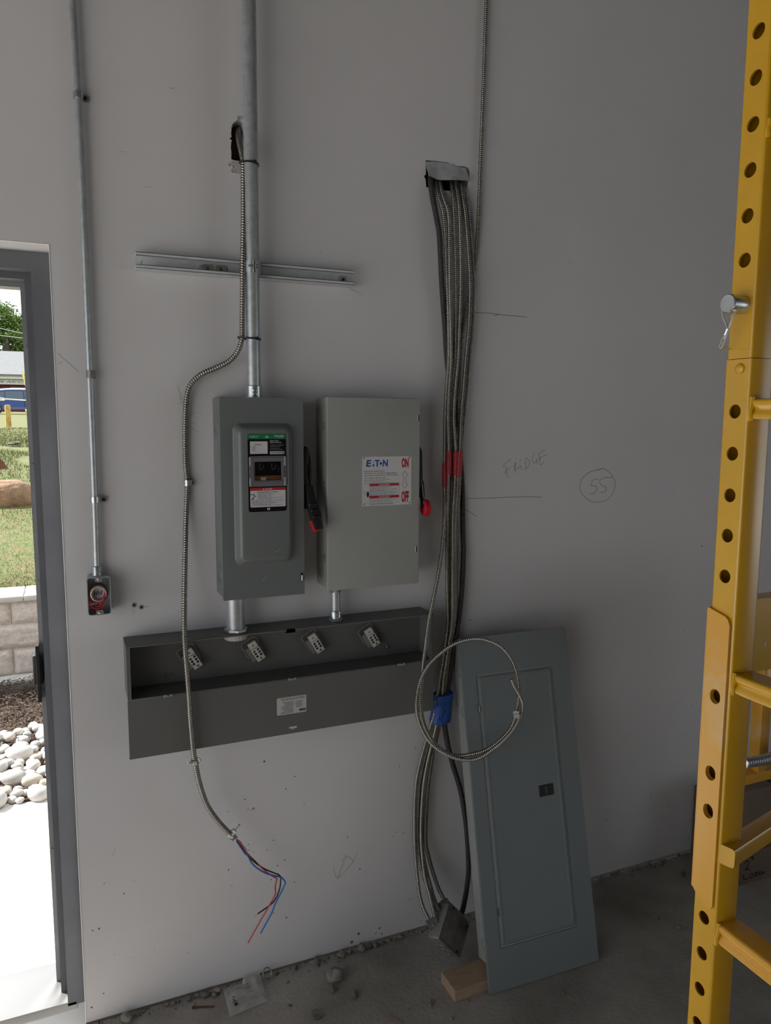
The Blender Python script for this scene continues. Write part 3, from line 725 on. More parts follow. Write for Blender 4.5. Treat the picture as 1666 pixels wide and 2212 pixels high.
# danger sticker
def danger(parent, M, x0, x1, z0, z1, d, head, split, icon, seed, rows=11):
    bm = BM(); prism(bm, rrect(x0, x1, z0, z1, .0035, 4), d - .0001, d, M); s = obj('danger_sticker', bm, m_white, parent)
    bm = BM(); quad(bm, M, x0, x1, z1 - (z1 - z0) * split, z1, d + .0002); rb = obj('red_band', bm, m_redprint, s, flat=True, ang=None)
    obj('printed_text', text_bm(head, M, (x0 + x1) / 2 + .002, z1 - (z1 - z0) * split * .75, (z1 - z0) * split * .5, d + .0004, (x1 - x0) * .20, 'CENTER', bold=.01), m_white, rb, flat=True, ang=None)
    bm = BM(); cx_ = (x0 + x1) / 2 - (x1 - x0) * .125; zz = z1 - (z1 - z0) * split * .78; hh = (z1 - z0) * split * .55
    bm.faces.new([bm.verts.new(M @ V(p)) for p in ((cx_ - hh * .6, zz, d + .0004), (cx_ + hh * .6, zz, d + .0004), (cx_, zz + hh, d + .0004))]); obj('warning_triangle', bm, m_white, rb, flat=True, ang=None)
    return s
dx0, dx1, dz1, dz0 = ux(.045), ux(.975), vz(.688), vz(.940)
ds = danger(lab, WALL, dx0, dx1, dz0, dz1, E_, 'DANGER', .15, True, 3)
bm = BM(); dh = dz1 - dz0; dw = dx1 - dx0; rg = random.Random(5)
print_lines(bm, WALL, dx0 + dw * .20, dx0 + dw * .86, dz1 - dh * .27, dz1 - dh * .20, 1, E_ + .0003, rg, .5)
print_lines(bm, WALL, dx0 + dw * .21, dx0 + dw * .97, dz1 - dh * .62, dz1 - dh * .28, 6, E_ + .0003, rg, .36, .5)
print_lines(bm, WALL, dx0 + dw * .04, dx0 + dw * .97, dz1 - dh * .94, dz1 - dh * .63, 6, E_ + .0003, rg, .36, .5)
obj('fine_print', bm, m_inkgrey, ds, flat=True, ang=None)
def strokes(parent, M, lines, w, d, m, name='pictogram'):
    bm = BM()
    for L in lines: ribbon(bm, L, w, d, M)
    return obj(name, bm, m, parent, flat=True, ang=None)
px_ = lambda u, v: (dx0 + dw * u, dz1 - dh * v)
strokes(ds, WALL, [[px_(.0, .33), px_(.07, .36), px_(.10, .30)], [px_(.085, .30), px_(.11, .40), px_(.09, .52), px_(.065, .62)], [px_(.10, .38), px_(.16, .46)], [px_(.10, .48), px_(.03, .60)]], .0016, E_ + .0003, m_ink)
# embossed ON / OFF marks on the door
m_emb = m_boxA
obj('embossed_mark', text_bm('I', WALL, pw(640.5, 921, FD).x, pw(640.5, 921, FD).y, .010, FD + .0006), mat('emboss_edge', (.17, .19, .19), .4), door, flat=True, ang=None)
obj('embossed_mark', text_bm('ON', WALL, pw(634, 906, FD).x, pw(634, 906, FD).y, .008, FD + .0006), MATS['emboss_edge'], door, flat=True, ang=None)
obj('embossed_mark', text_bm('OFF', WALL, pw(636.5, 1222, FD).x, pw(636.5, 1222, FD).y, .0095, FD + .0006), MATS['emboss_edge'], door, flat=True, ang=None)
q = pw(645, 1204, FD); bm = BM(); sheet(bm, circ(q.x, q.y, .0065, 24), [circ(q.x, q.y, .0052, 24)[::-1]], FD, FD + .0006, WALL); obj('embossed_mark', bm, MATS['emboss_edge'], door, ang=None)
for ps in (((568, 1255), (576, 1244)), ((588, 1190), (600, 1184))):
    strokes(door, WALL, [[tuple(pw(*q, FD).xy) for q in ps]], .0012, FD + (.0004 if ps[0][1] > 1215 else RH + .0004), mat('scratch', (.40, .40, .38), .5), 'scratch')
# latch bottom right
bm = BM(); q = pw(652, 1246, FD); box(bm, q.x - .004, q.x + .003, q.y - .012, q.y + .012, FD - .004, FD + .0015, .001, 1, WALL); la = obj('latch', bm, m_black, t)
bm = BM(); box(bm, q.x - .001, q.x + .004, q.y - .011, q.y + .006, FD, FD + .004, .001, 1, WALL); obj('latch_hook', bm, m_zinc, la)
# handle on the right side
h0, h1 = pw(656, 968, .075), pw(656, 1098, .075)
bm = BM(); box(bm, .618, .640, h1.y, h0.y, .030, .098, .003, 2, WALL); hd = obj('handle_base', bm, m_black, t)
SIDE = Matrix(((0, 0, 1, 0), (-1, 0, 0, 0), (0, 1, 0, 0), (0, 0, 0, 1)))       # (x=depth, y=up, z=X)
fc = pw(676, 1016, .06)
bm = BM(); poly = [(.012, fc.y + .052), (.03, fc.y + .066), (.058, fc.y + .070), (.082, fc.y + .056), (.098, fc.y + .030), (.104, fc.y), (.1, fc.y - .03), (.090, fc.y - .062), (.05, fc.y - .075), (.014, fc.y - .07)]
prism(bm, poly, .6405, .6455, SIDE); obj('handle_guard', bm, m_black, t)
lv = [at(667, 1050, -.105), at(673, 1085, -.118), at(682, 1115, -.130), at(688, 1142, -.138)]
bm = BM()
for a, b, w0, w1 in ((lv[0], lv[1], .011, .013), (lv[1], lv[2], .014, .016), (lv[2], lv[3], .016, .013)):
    ax_ = (b - a).normalized(); fx = frame(a, ax_.cross(V((0, 1, 0))), ax_); Lh = (b - a).length
    loft(bm, [[(x, 0, z) for x, z in rrect(-w0, w0, -w0 * .7, w0 * .7, .003, 2)], [(x, Lh * 1.06, z) for x, z in rrect(-w1, w1, -w1 * .7, w1 * .7, .003, 2)]], fx)
lev = obj('lever', bm, m_black, t)
bm = BM(); a, b = lv[2] + V((-.006, .004, -.012)), lv[3] + V((-.001, .002, -.003)); ax_ = (b - a).normalized(); fx = frame(a, ax_.cross(V((0, 1, 0))), ax_); Lh = (b - a).length
loft(bm, [[(x, 0, z) for x, z in rrect(-.012, .012, -.010, .010, .003, 2)], [(x, Lh * 1.0, z) for x, z in rrect(-.0145, .0145, -.0115, .0115, .004, 2)], [(x, Lh * 1.12, z) for x, z in rrect(-.011, .011, -.008, .008, .004, 2)]], fx)
obj('lever_grip', bm, m_red, lev, label='red end of the lever')
for k in range(3):
    p_ = lv[1].lerp(lv[2], .1 + k * .45); bm = BM(); box(bm, p_.x - .012, p_.x + .011, p_.y - .016, p_.y - .008, p_.z - .004, p_.z + .003, .0015, 1); obj('grip_rib', bm, m_black, lev)

# ---------- grey switch with the white plate
BX0, BX1, BZ0_, BZ1_, BD = .6935, .9815, 1.2545, 1.8115, .104
t = thing('grey_safety_switch', 'wide light grey safety switch with a white plate and a red ring handle', 'safety switch', ((BX0 + BX1) / 2, 0, BZ0_))
bm = BM(); box(bm, BX0, BX1, BZ0_, BZ1_, 0, BD, .002, 2, WALL); bb = obj('body', bm, m_boxB, t)
LS2 = Matrix(((0, 0, -1, BX0), (-1, 0, 0, 0), (0, 1, 0, 0), (0, 0, 0, 1)))
for zz in (BZ1_ - .062, BZ0_ + .058): knockout(bb, LS2, .046, zz, (.034, .023), m_boxB)
GX0, GX1, GZ0, GZ1, GD = .6905, .9853, 1.2515, 1.8148, .1115
bm = BM(); box(bm, GX0, GX1, GZ0, GZ1, BD - .012, GD, .0022, 3, WALL); cov = obj('cover', bm, m_boxB, t)
for zz in (BZ1_ - .078, BZ0_ + .305, BZ0_ + .088):
    bm = BM(); box(bm, .070, .091, zz - .012, zz + .012, 0, .0022, .0008, 1, LS2); box(bm, .074, .082, zz - .004, zz + .004, .0022, .006, .0012, 1, LS2); obj('cover_clip', bm, mat('clip_grey', (.24, .25, .23), .45), t)
for py in (903, 1186):
    q = pw(905.5 if py < 1000 else 900.5, py, GD); bm = BM(); box(bm, q.x - .0035, q.x + .0005, q.y - .009, q.y + .009, GD - .002, GD + .0006, 0, 1, WALL); so = obj('latch_slot', bm, m_black, t)
    bm = BM(); box(bm, q.x - .0048, q.x - .0034, q.y - .009, q.y + .009, GD, GD + .0014, .0003, 1, WALL); obj('latch_spring', bm, m_zinc, so)
lt, lb = pw(782.5, 986.5, GD), pw(888, 1089, GD)
PX0, PX1, PZ1, PZ0 = lt.x, lb.x, lt.y, lb.y
PW, PH = PX1 - PX0, PZ1 - PZ0
ux = lambda u: PX0 + u * PW
vz = lambda v: PZ1 - v * PH
bm = BM(); prism(bm, rrect(PX0, PX1, PZ0, PZ1, .0008, 2), GD + .0002, GD + .0012, WALL); pl = obj('name_plate', bm, m_white, t, label='white printed plate')
e = GD + .0014
for u, v in ((.035, .03), (.96, .03), (.04, .965), (.965, .965)):
    bm = BM(); lathe(bm, WALL @ V((ux(u), vz(v), GD + .0012)), (0, -1, 0), [(0, .0028), (.001, .0026), (.0016, .0012)], 12); obj('rivet', bm, m_zinc, pl)
def tx(s, u, v, h, w, m, **k):
    obj('printed_text', text_bm(s, WALL, ux(u), vz(v), h * PH, e, w * PW, **k), m, pl, flat=True, ang=None)
tx('E', .075, .198, .125, .105, m_blueprint, bold=.04, shear=.10)
tx('T', .250, .198, .125, .095, m_blueprint, bold=.04)
bm = BM(); fx = lambda u, v: WALL @ V((ux(u), vz(v), e))
bm.faces.new([bm.verts.new(fx(u, v)) for u, v in ((.195, .198), (.222, .135), (.247, .198))][::1]); bm.faces.new([bm.verts.new(fx(u, v)) for u, v in ((.213, .115), (.222, .085), (.233, .115))])
obj('printed_text', bm, m_blueprint, pl, flat=True, ang=None)
bm = BM(); prism(bm, circ(ux(.37), vz(.142), .027 * PW, 20), e - .0002, e, WALL); obj('logo_dot', bm, m_blueprint, pl)
tx('N', .405, .198, .125, .11, m_blueprint, bold=.04, shear=.06)
tx('ON', .795, .222, .168, .145, m_redprint, bold=.055); tx('OFF', .795, .935, .20, .155, m_redprint, bold=.055)
tx('Heavy Duty Safety Switch', .035, .305, .024, .41, m_inkgrey, bold=.012); tx('Interrupteur de s\u00e9curit\u00e9 \u00e0 usage intensif', .035, .347, .024, .65, m_inkgrey, bold=.012)
tx('Interruptor de seguridad de servicio pesado', .035, .390, .024, .70, m_inkgrey, bold=.012); tx('100 A, 600 V~, 60 Hz, 250V ---', .045, .447, .026, .47, m_inkgrey, bold=.012)
tx('\u00ae', .525, .10, .02, .015, m_inkgrey)
bm = BM(); rg = random.Random(8)
print_lines(bm, WALL, ux(.035), ux(.60), vz(.515), vz(.462), 2, e, rg, .3, .3); print_lines(bm, WALL, ux(.035), ux(.74), vz(.545), vz(.52), 1, e, rg, .3)
print_lines(bm, WALL, ux(.155), ux(.74), vz(.785), vz(.605), 7, e, rg, .32, .5); print_lines(bm, WALL, ux(.155), ux(.74), vz(.935), vz(.85), 4, e, rg, .32, .4)
print_lines(bm, WALL, ux(.15), ux(.63), vz(.980), vz(.955), 1, e, rg, .5, .1)
obj('fine_print', bm, m_inkgrey, pl, flat=True, ang=None)
for v0, v1, s in ((.548, .600, 'DANGER'), (.793, .848, 'PELIGRO')):
    bm = BM(); quad(bm, WALL, ux(.145), ux(.745), vz(v1), vz(v0), e); rb = obj('red_band', bm, m_redprint, pl, flat=True, ang=None)
    obj('printed_text', text_bm(s, WALL, ux(.375), vz(v1 - .010), .033 * PH, e + .0003, .18 * PW, bold=.015), m_white, rb, flat=True, ang=None)
    bm = BM(); bm.faces.new([bm.verts.new(WALL @ V((ux(u), vz(v), e + .0003))) for u, v in ((.33, v1 - .01), (.365, v1 - .01), (.3475, v0 + .01))]); obj('warning_triangle', bm, m_white, rb, flat=True, ang=None)
fr_ = [(ux(.03), vz(.562)), (ux(.03), vz(.945)), (ux(.745), vz(.945)), (ux(.745), vz(.60))]
strokes(pl, WALL, [fr_, [(ux(.145), vz(.6)), (ux(.145), vz(.945))], [(ux(.03), vz(.562)), (ux(.145), vz(.562))], [(ux(.145), vz(.70)), (ux(.745), vz(.70))]], .0005, e, m_inkgrey, 'printed_rule')
strokes(pl, WALL, [[(ux(.04), vz(.70)), (ux(.07), vz(.72)), (ux(.055), vz(.76)), (ux(.085), vz(.78))]], .001, e, m_ink)
bm = BM(); prism(bm, circ(ux(.112), vz(.765), .024 * PW, 16, .062 * PH), e - .0002, e, WALL); obj('pictogram', bm, m_ink, pl)
ar = [(.862, .305), (.93, .395), (.89, .395), (.885, .48), (.895, .575), (.93, .575), (.862, .665), (.795, .575), (.833, .575), (.842, .48), (.835, .395), (.795, .395), (.862, .305)]
strokes(pl, WALL, [[(ux(u), vz(v)) for u, v in ar]], .0011, e, m_redprint, 'double_arrow')
# side handle: black slide, pull wire and red ring
a, b = pw(909, 960, .075), pw(909, 1080, .075)
bm = BM(); prism(bm, [(.032, b.y), (.095, b.y + .01), (.100, b.y + .07), (.094, a.y - .02), (.07, a.y), (.034, a.y)], GX1 - .004, GX1 + .016, SIDE); hb = obj('handle_base', bm, m_black, t)
rc = at(919, 1097, -.105)
bm = BM(); tube(bm, smooth([at(909, 1035, -.1), at(913, 1050, -.108), at(914, 1066, -.11), at(917, 1078, -.108)], 6), .0007, 6); obj('pull_wire', bm, m_zinc, t)
bm = BM(); la_, lb_ = at(909, 1040, -.085), rc; ax_ = (lb_ - la_).normalized(); fx_ = frame(la_, V((1, 0, 0)), ax_)
loft(bm, [[(x, 0, z) for x, z in rrect(-.004, .006, -.012, .012, .002, 2)], [(x, (lb_ - la_).length, z) for x, z in rrect(-.004, .005, -.009, .009, .002, 2)]], fx_); obj('lever', bm, m_black, t)
bm = BM(); R_ = .0252
lathe(bm, rc + V((-.0095, 0, 0)), V((1, -.10, 0)), [(.004, .0001), (.004, .0085), (.0015, .0095), (.0015, .0150), (.0, .0165), (.0, R_ - .003), (.0025, R_), (.017, R_), (.020, R_ - .004), (.020, .0001)], 32)
obj('ring_handle', bm, m_red, t, ang=50, label='round red ring handle')

# ------------------------------------------------------------------ nipples to the trough
TZ1, TZ0, TX0, TX1, TD = 1.145, .996, .1262, 1.0450, .1000
q = at(508.5, 1320, -.056)
t = thing('large_nipple', 'wide galvanised nipple between the dark grey switch and the trough', 'conduit nipple', (q.x, q.y, TZ1))
bm = BM(); cyl(bm, (q.x, q.y, TZ1 + .001), (q.x, q.y, AZ0 - .0005), .0262, n=36); obj('pipe', bm, m_galv, t)
bm = BM(); prof = []
pl_ = [( (0.0322 if k % 3 else .0345) * math.cos(2 * math.pi * k / 24), (0.0322 if k % 3 else .0345) * math.sin(2 * math.pi * k / 24)) for k in range(24)]
prism(bm, pl_, TZ1 + .001, TZ1 + .008, Matrix.Translation((q.x, q.y, 0))); obj('locknut', bm, m_zinc, t, ang=30)
bm = BM(); pl_ = [( (0.0318 if k % 2 else .0330) * math.cos(2 * math.pi * k / 40), (0.0318 if k % 2 else .0330) * math.sin(2 * math.pi * k / 40)) for k in range(40)]
prism(bm, pl_, TZ1 - .0215, TZ1 - .0025, Matrix.Translation((q.x, q.y, 0))); obj('bushing', bm, mat('bushing_plastic', (.46, .44, .42), .5), t, ang=20, label='pale ribbed plastic bushing under the trough lid')
q = at(725, 1300, -.052)
t = thing('small_nipple', 'slim conduit nipple with two connectors between the light grey switch and the trough', 'conduit nipple', (q.x, q.y, TZ1))
bm = BM(); cyl(bm, (q.x, q.y, TZ1 + .002), (q.x, q.y, BZ0_ - .0005), .0148, n=28); obj('pipe', bm, m_galv, t)
for z0_, z1_, s in ((TZ1 + .001, TZ1 + .031, 1), (BZ0_ - .021, BZ0_ - .001, -1)):
    L = z1_ - z0_
    bm = BM(); lathe(bm, (q.x, q.y, z0_), (0, 0, 1), [(0, .0215), (.003, .0215), (.006, .0185), (L - .003, .0182), (L, .0165)] if s > 0 else [(0, .0165), (.003, .0182), (L - .003, .0182), (L, .0195)], 28); cn = obj('connector', bm, m_zinc, t)
    for kx, kz in ((.003, .35), (.003, .72)) if s > 0 else ((.004, .5),):
        bm = BM(); lathe(bm, (q.x + kx, q.y - .0178, z0_ + L * kz), (.15, -1, 0), [(0, .0042), (.0025, .004), (.0035, .002)], 12); obj('set_screw', bm, m_zinc, cn)
bm = BM(); cyl(bm, (q.x, q.y, TZ1 - .009), (q.x, q.y, TZ1 - .0025), .0185, n=24); obj('bushing', bm, MATS['bushing_plastic'], t)

# ------------------------------------------------------------------ wireway trough with its cover hanging open
t = thing('wireway_trough', 'long open grey wireway trough with its hinged cover hanging down', 'wireway', ((TX0 + TX1) / 2, 0, TZ0))
bm = BM(); box(bm, TX0, TX1, TZ0, TZ1, 0, .0016, M=WALL); bk = obj('back_panel', bm, m_trough, t, ang=None)
bm = BM()
kx = pw(630, 1362, TD).x
sheet(bm, [(TX0, 0), (TX1, 0), (TX1, -TD + .004), (kx + .014, -TD + .004), (kx + .014, -TD + .012), (kx - .014, -TD + .012), (kx - .014, -TD + .004), (TX0, -TD + .004)][::-1], [circ(kx, -TD + .022, .004, 12)], TZ1 - .0016, TZ1)
box(bm, TX0, kx - .014, TZ1 - .004, TZ1, TD - .0016, TD, .0005, 1, WALL); box(bm, kx + .014, TX1, TZ1 - .004, TZ1, TD - .0016, TD, .0005, 1, WALL)
obj('top_panel', bm, m_trough, t, ang=30)
bm = BM(); quad(bm, WALL, kx - .014, kx + .014, TZ1 - .013, TZ1 - .002, TD - .010); box(bm, kx - .014, kx + .014, TZ1 - .013, TZ1 - .002, TD - .016, TD - .010, 0, 1, WALL); obj('lid_catch', bm, m_black, t, label='black catch slot in the top edge')
bm = BM(); box(bm, TX0, TX1, TZ0, TZ0 + .0016, 0, TD, .0004, 1, WALL); obj('bottom_panel', bm, m_trough, t, ang=30)
for s, xx in ((1, TX0), (-1, TX1)):
    bm = BM(); box(bm, min(xx, xx + s * .0016), max(xx, xx + s * .0016), TZ0, TZ1, 0, TD, .0004, 1, WALL); box(bm, min(xx, xx + s * .013), max(xx, xx + s * .010), TZ0 + .0005, TZ1 - .0042, TD - .0016, TD, .0005, 1, WALL); obj('end_panel', bm, m_trough, t, ang=30)
for x, y in ((359.5, 1458), (838, 1397.5)):
    q = pw(x, y, .004); bm = BM(); lathe(bm, WALL @ V((q.x, q.y, .0016)), (0, -1, 0), [(0, .0062), (.0015, .006), (.004, .003)], 14)
    for k in range(4):
        a = math.pi / 2 * k; box(bm, q.x + math.cos(a) * .012 - .003, q.x + math.cos(a) * .012 + .003, q.y + math.sin(a) * .012 - .003, q.y + math.sin(a) * .012 + .003, .0016, .0023, .0004, 1, WALL)
    obj('mounting_screw', bm, mat('screw_grey', (.16, .17, .17), .4, .6), bk)
cvb = (at(281, 1635, -TD).z + at(937, 1538, -TD).z) / 2
bm = BM(); sx = pw(633, 1572, TD).x; sz_ = pw(633, 1572, TD).y
sheet(bm, [(TX0 - .001, cvb), (TX1 + .002, cvb), (TX1 + .002, TZ0 - .001), (TX0 - .001, TZ0 - .001)], [[(sx - .0125, sz_ + .004), (sx + .0125, sz_ + .004), (sx + .0125, sz_ - .0035), (sx + .0025, sz_ - .0035), (sx + .0025, sz_ - .0085), (sx - .0025, sz_ - .0085), (sx - .0025, sz_ - .0035), (sx - .0125, sz_ - .0035)][::-1]], TD - .0016, TD, WALL)
box(bm, TX0 - .001, TX1 + .002, cvb - .0012, cvb, TD - .014, TD, .0004, 1, WALL)
cv = obj('cover', bm, m_trough, t, ang=30)
bm = BM(); quad(bm, WALL, sx - .013, sx + .013, sz_ - .009, sz_ + .0045, TD - .0022); obj('lit_wall_backing', bm, m_white, cv, flat=True, ang=None)  # added white quad, stands in for the lit wall seen through the slot
for x, y in ((364, 1503), (632, 1468), (868, 1436)):
    q = pw(x, y, TD); bm = BM()
    for o_ in (-.0085, 0, .0085): box(bm, q.x + o_ - .0035, q.x + o_ + .0035, TZ0 - .004, TZ0 + .003 - (0 if o_ else .002), TD, TD + .0022, .0005, 1, WALL)
    obj('hinge', bm, m_zinc, cv)
# upside-down sticker on the cover
q0, q1 = pw(598, 1507, TD), pw(662, 1540, TD)
q0.y = pw(630, 1504.5, TD).y; q1.y = pw(630, 1541.5, TD).y
bm = BM(); prism(bm, rrect(q0.x, q1.x, q1.y, q0.y, .004, 4), TD, TD + .0004, WALL); stc = obj('label_sticker', bm, mat('sticker_white', (.52, .50, .49), .55), cv, label='white data sticker stuck upside down')
UP = WALL @ Matrix.Translation(((q0.x + q1.x) / 2, (q0.y + q1.y) / 2, 0)) @ Matrix.Rotation(math.pi, 4, 'Z'); hw, hh = (q1.x - q0.x) / 2, (q0.y - q1.y) / 2
bm = BM(); rg = random.Random(12)
print_lines(bm, UP, -hw * .9, hw * .85, -hh * .92, -hh * .62, 3, TD + .0006, rg, .5, .15); print_lines(bm, UP, -hw * .72, -hw * .2, -hh * .45, hh * .35, 7, TD + .0006, rg, .5, .3); print_lines(bm, UP, -.1 * hw, hw * .85, -hh * .5, hh * .9, 9, TD + .0006, rg, .5, .4)
obj('fine_print', bm, m_inkgrey, stc, flat=True, ang=None)
bm = BM()
for k, (q_, w_) in enumerate(((-.95, .09), (-.84, .11), (-.71, .08), (-.61, .10))): quad(bm, UP, hw * q_, hw * (q_ + w_), hh * .55, hh * (.83 - .04 * (k % 2)), TD + .0006)
obj('maker_mark', bm, m_ink, stc, flat=True, ang=None)
# ground lugs in the trough
LUGS = [((415, 1421), 'partly hidden by the hanging cable'), ((552, 1405), 'below the wide nipple'), ((681, 1388), 'left of the slim nipple'), ((802, 1375), 'nearest the right end')]
for (x, y), wh in LUGS:
    q = pw(x, y, .02)
    t = thing('terminal_lug', 'metal terminal lug in the open trough, the one %s' % wh, 'terminal lug', WALL @ V((q.x, q.y - .03, .002)), 'terminal lugs in the trough')
    LM = WALL @ Matrix.Translation((q.x, q.y, 0)) @ Matrix.Rotation(math.radians(30), 4, 'Z') @ Matrix.Diagonal((1.12, 1.12, 1.0, 1))
    bm = BM(); box(bm, -.0215, -.0085, -.026, .016, .0018, .020, .0012, 1, LM); box(bm, .012, .0165, -.020, .022, .0018, .016, .0012, 1, LM); box(bm, -.0215, .0165, -.02, .016, .0018, .006, .001, 1, LM); obj('base', bm, mat('lug_base', (.20, .195, .185), .55), t)
    bm = BM(); tube(bm, [LM @ V(p) for p in ((-.025, -.012, .012), (-.025, .030, .012), (-.022, .034, .012), (.016, .034, .012), (.019, .030, .012), (.019, -.012, .012))], .0019, 6); obj('bail', bm, MATS['lug_base'], t)
    bm = BM(); box(bm, -.0105, .0125, .008, .026, .016, .026, .0008, 1, LM); box(bm, -.0105, .0125, -.0185, .0075, .016, .031, .0008, 1, LM); box(bm, -.0105, .0125, -.030, -.019, .016, .028, .0008, 1, LM); lb_ = obj('block', bm, m_alu, t)
    for rx in (-.0048, .0068):
        for ry in (-.0135, -.0055, .0025):
            bm = BM(); lathe(bm, LM @ V((rx, ry, .031)), LM.to_3x3() @ V((0, 0, 1)), [(0, .0038), (.0006, .0036), (.0006, .0024), (-.002, .0020)], 10); obj('clamp_screw', bm, MATS['dull_steel'], lb_)
    bm = BM(); lathe(bm, LM @ V((.001, .017, .026)), LM.to_3x3() @ V((0, 0, 1)), [(0, .0026), (.0008, .002)], 10); lathe(bm, LM @ V((.002, -.0245, .028)), LM.to_3x3() @ V((0, 0, 1)), [(0, .0034), (.001, .003)], 10); obj('screw', bm, MATS['dull_steel'], lb_)

# ================================================================== bundle of armoured cables from the patched hole
# torn paper-faced board pushed out of the hole
bm = BM(); NX, NY = 14, 7; G = []
topc = [(0, 218), (.25, 215), (.55, 250), (.70, 268), (.80, 330), (1.0, 372)]
def lerp_l(L, u):
    for (a, ya), (b, yb) in zip(L, L[1:]):
        if u <= b: return ya + (yb - ya) * (u - a) / (b - a)
    return L[-1][1]
botc = [(0, 590), (.1, 605), (.2, 650), (.45, 680), (.7, 695), (1.0, 700)]
for j in range(NY + 1):
    v = j / NY; row = []
    for i in range(NX + 1):
        u = i / NX; yt, yb = lerp_l(topc, u), lerp_l(botc, u)
        X = (335 + u * 955 + (v * 40 if u > .5 else v * 25)); Y = yt + (yb - yt) * v
        d = .0005 + .016 * v ** 1.3 + .003 * math.sin(u * 7 + v * 3) * v - .007 * math.exp(-((u - .3) ** 2) * 30) * v
        p = pw(890 + X / 11.1, 330 + Y / 11.1, 0); row.append(V((p.x, p.y, d)))
    G.append(row)
R1 = [[bm.verts.new(WALL @ p) for p in row] for row in G]; R2 = [[bm.verts.new(WALL @ (p - V((0, 0, .003)))) for p in row] for row in G]
for R in (R1, R2):
    for a, b in zip(R, R[1:]):
        for k in range(NX): bm.faces.new((a[k], a[k + 1], b[k + 1], b[k]))
edge = [(0, i) for i in range(NX)] + [(j, NX) for j in range(NY)] + [(NY, NX - i) for i in range(NX)] + [(NY - j, 0) for j in range(NY)]
for (a, b), (c, d) in zip(edge, edge[1:] + edge[:1]): bm.faces.new((R1[a][b], R1[c][d], R2[c][d], R2[a][b]))
flap = obj('torn_board', bm, mat('torn_grey_paper', (.44, .455, .48), .85, 0, var=(40, .55, .25, .50), col2=(.25, .26, .285)), wall_back, ang=60, label='flap of torn grey board above the cable hole')

# cable paths: (x, y, distance from wall)
def cable(pts, r, m, label, pitch=.0066, name='armoured_cable', group='armoured cables of the bundle'):
    P = [at(x, y, -d) for x, y, d in pts]
    o = obj(name, armor(P, r * 1.02, .0058, 10, .25), m, ang=80)
    return tag(o, label, 'cable', group)
RC = .0064
TP = [(949, 1497), (955, 1497), (963, 1497)]
C1 = [(938, 380, -.05), (940.5, 391, -.01), (946, 420, .018), (958, 465, .028), (963, 540, .030), (966, 616, .030), (969, 700, .028), (969.5, 775, .026), (965, 840, .026), (962, 900, .026), (961, 985, .026), (961, 1060, .028), (961, 1110, .035),
      (957, 1170, .055), (947, 1240, .085), (935, 1300, .112), (925.5, 1347, .122), (918, 1405, .128), (915, 1429, .130), (912, 1474, .136), (909, 1510, .150), (912, 1545, .165), (922, 1578, .182), (945, 1612, .205), (981, 1631.6, .235), (1020, 1629, .255), (1056, 1617, .270),
      (1092, 1588, .280), (1110, 1560, .283), (1119, 1522, .280), (1122, 1486, .270), (1116, 1450, .255), (1101, 1417, .235), (1074, 1391.5, .215), (1032, 1379.5, .190), (984, 1390, .162), (945, 1417, .148), (921, 1444, .146), (906, 1478, .152), (900, 1525, .172), (908, 1566, .192),
      (930, 1604, .215), (966, 1630, .240), (1002, 1641, .258), (1036, 1637, .272), (1074, 1612, .290), (1106, 1580, .298), (1124, 1548, .300), (1130, 1522, .298), (1122, 1500, .292), (1112, 1483, .287), (1105.5, 1466, .285)]
c_loop = cable(C1, .0066, m_armor, 'armoured cable of the bundle that ends in a loose coil before the leaning panel')
C2 = [(947, 382, -.05), (949.5, 392, -.005), (957, 425, .020), (969, 465, .030), (971, 540, .034), (972, 616, .036), (974, 700, .038), (975, 775, .036), (971, 840, .036), (968, 900, .036), (970, 985, .038), (968, 1060, .036), (967, 1110, .034), (966, 1198, .034), (967, 1300, .034), (967.5, 1347, .040), (960, 1405, .052), (951, 1465, .062), (946, 1500, .066), (938, 1545, .066), (928, 1575, .062), (905, 1660, .050), (897, 1720, .045), (896, 1810, .050), (901, 1885, .075), (906, 1930, .110), (915, 1962, .145), (926.7, 1985, .165)]
cable(C2, RC, m_armor, 'armoured cable of the bundle, leftmost where the cables enter the floor junction box')
C3 = [(973, 385, -.05), (974.7, 396, -.005), (979, 425, .020), (981, 465, .028), (984, 540, .030), (985.5, 616, .032), (985, 700, .030), (983, 775, .030), (977, 840, .030), (974.4, 900, .028), (976.5, 985, .024), (974, 1060, .022), (972, 1110, .022), (971, 1198, .022), (972, 1300, .022), (974, 1347, .030), (965, 1405, .044), (955, 1465, .054), (951, 1500, .056), (943, 1545, .056), (935, 1575, .054), (913, 1660, .042), (905, 1720, .038), (903, 1810, .045), (910, 1875, .075), (922, 1910, .105), (937, 1941.6, .130), (949, 1966, .140)]
cable(C3, RC, m_armor_dark, 'armoured cable of the bundle running behind the front ones to the junction box connector')
C4 = [(982.5, 385, -.05), (983.7, 396, -.005), (989, 425, .018), (992.7, 465, .028), (995, 540, .032), (995.6, 616, .034), (993, 700, .034), (990, 775, .034), (984, 840, .036), (980.6, 900, .040), (985, 985, .042), (982, 1060, .042), (979, 1110, .042), (978, 1198, .044), (978, 1300, .044), (976, 1347, .050), (968, 1405, .060), (959, 1465, .068), (956, 1500, .070), (948, 1545, .070), (941, 1575, .066), (921, 1660, .054), (913, 1720, .050), (910, 1810, .062), (917.5, 1890, .095), (927.8, 1931, .130), (940, 1981, .160)]
cable(C4, RC, m_armor, 'armoured cable of the bundle, front middle one below the blue tape')
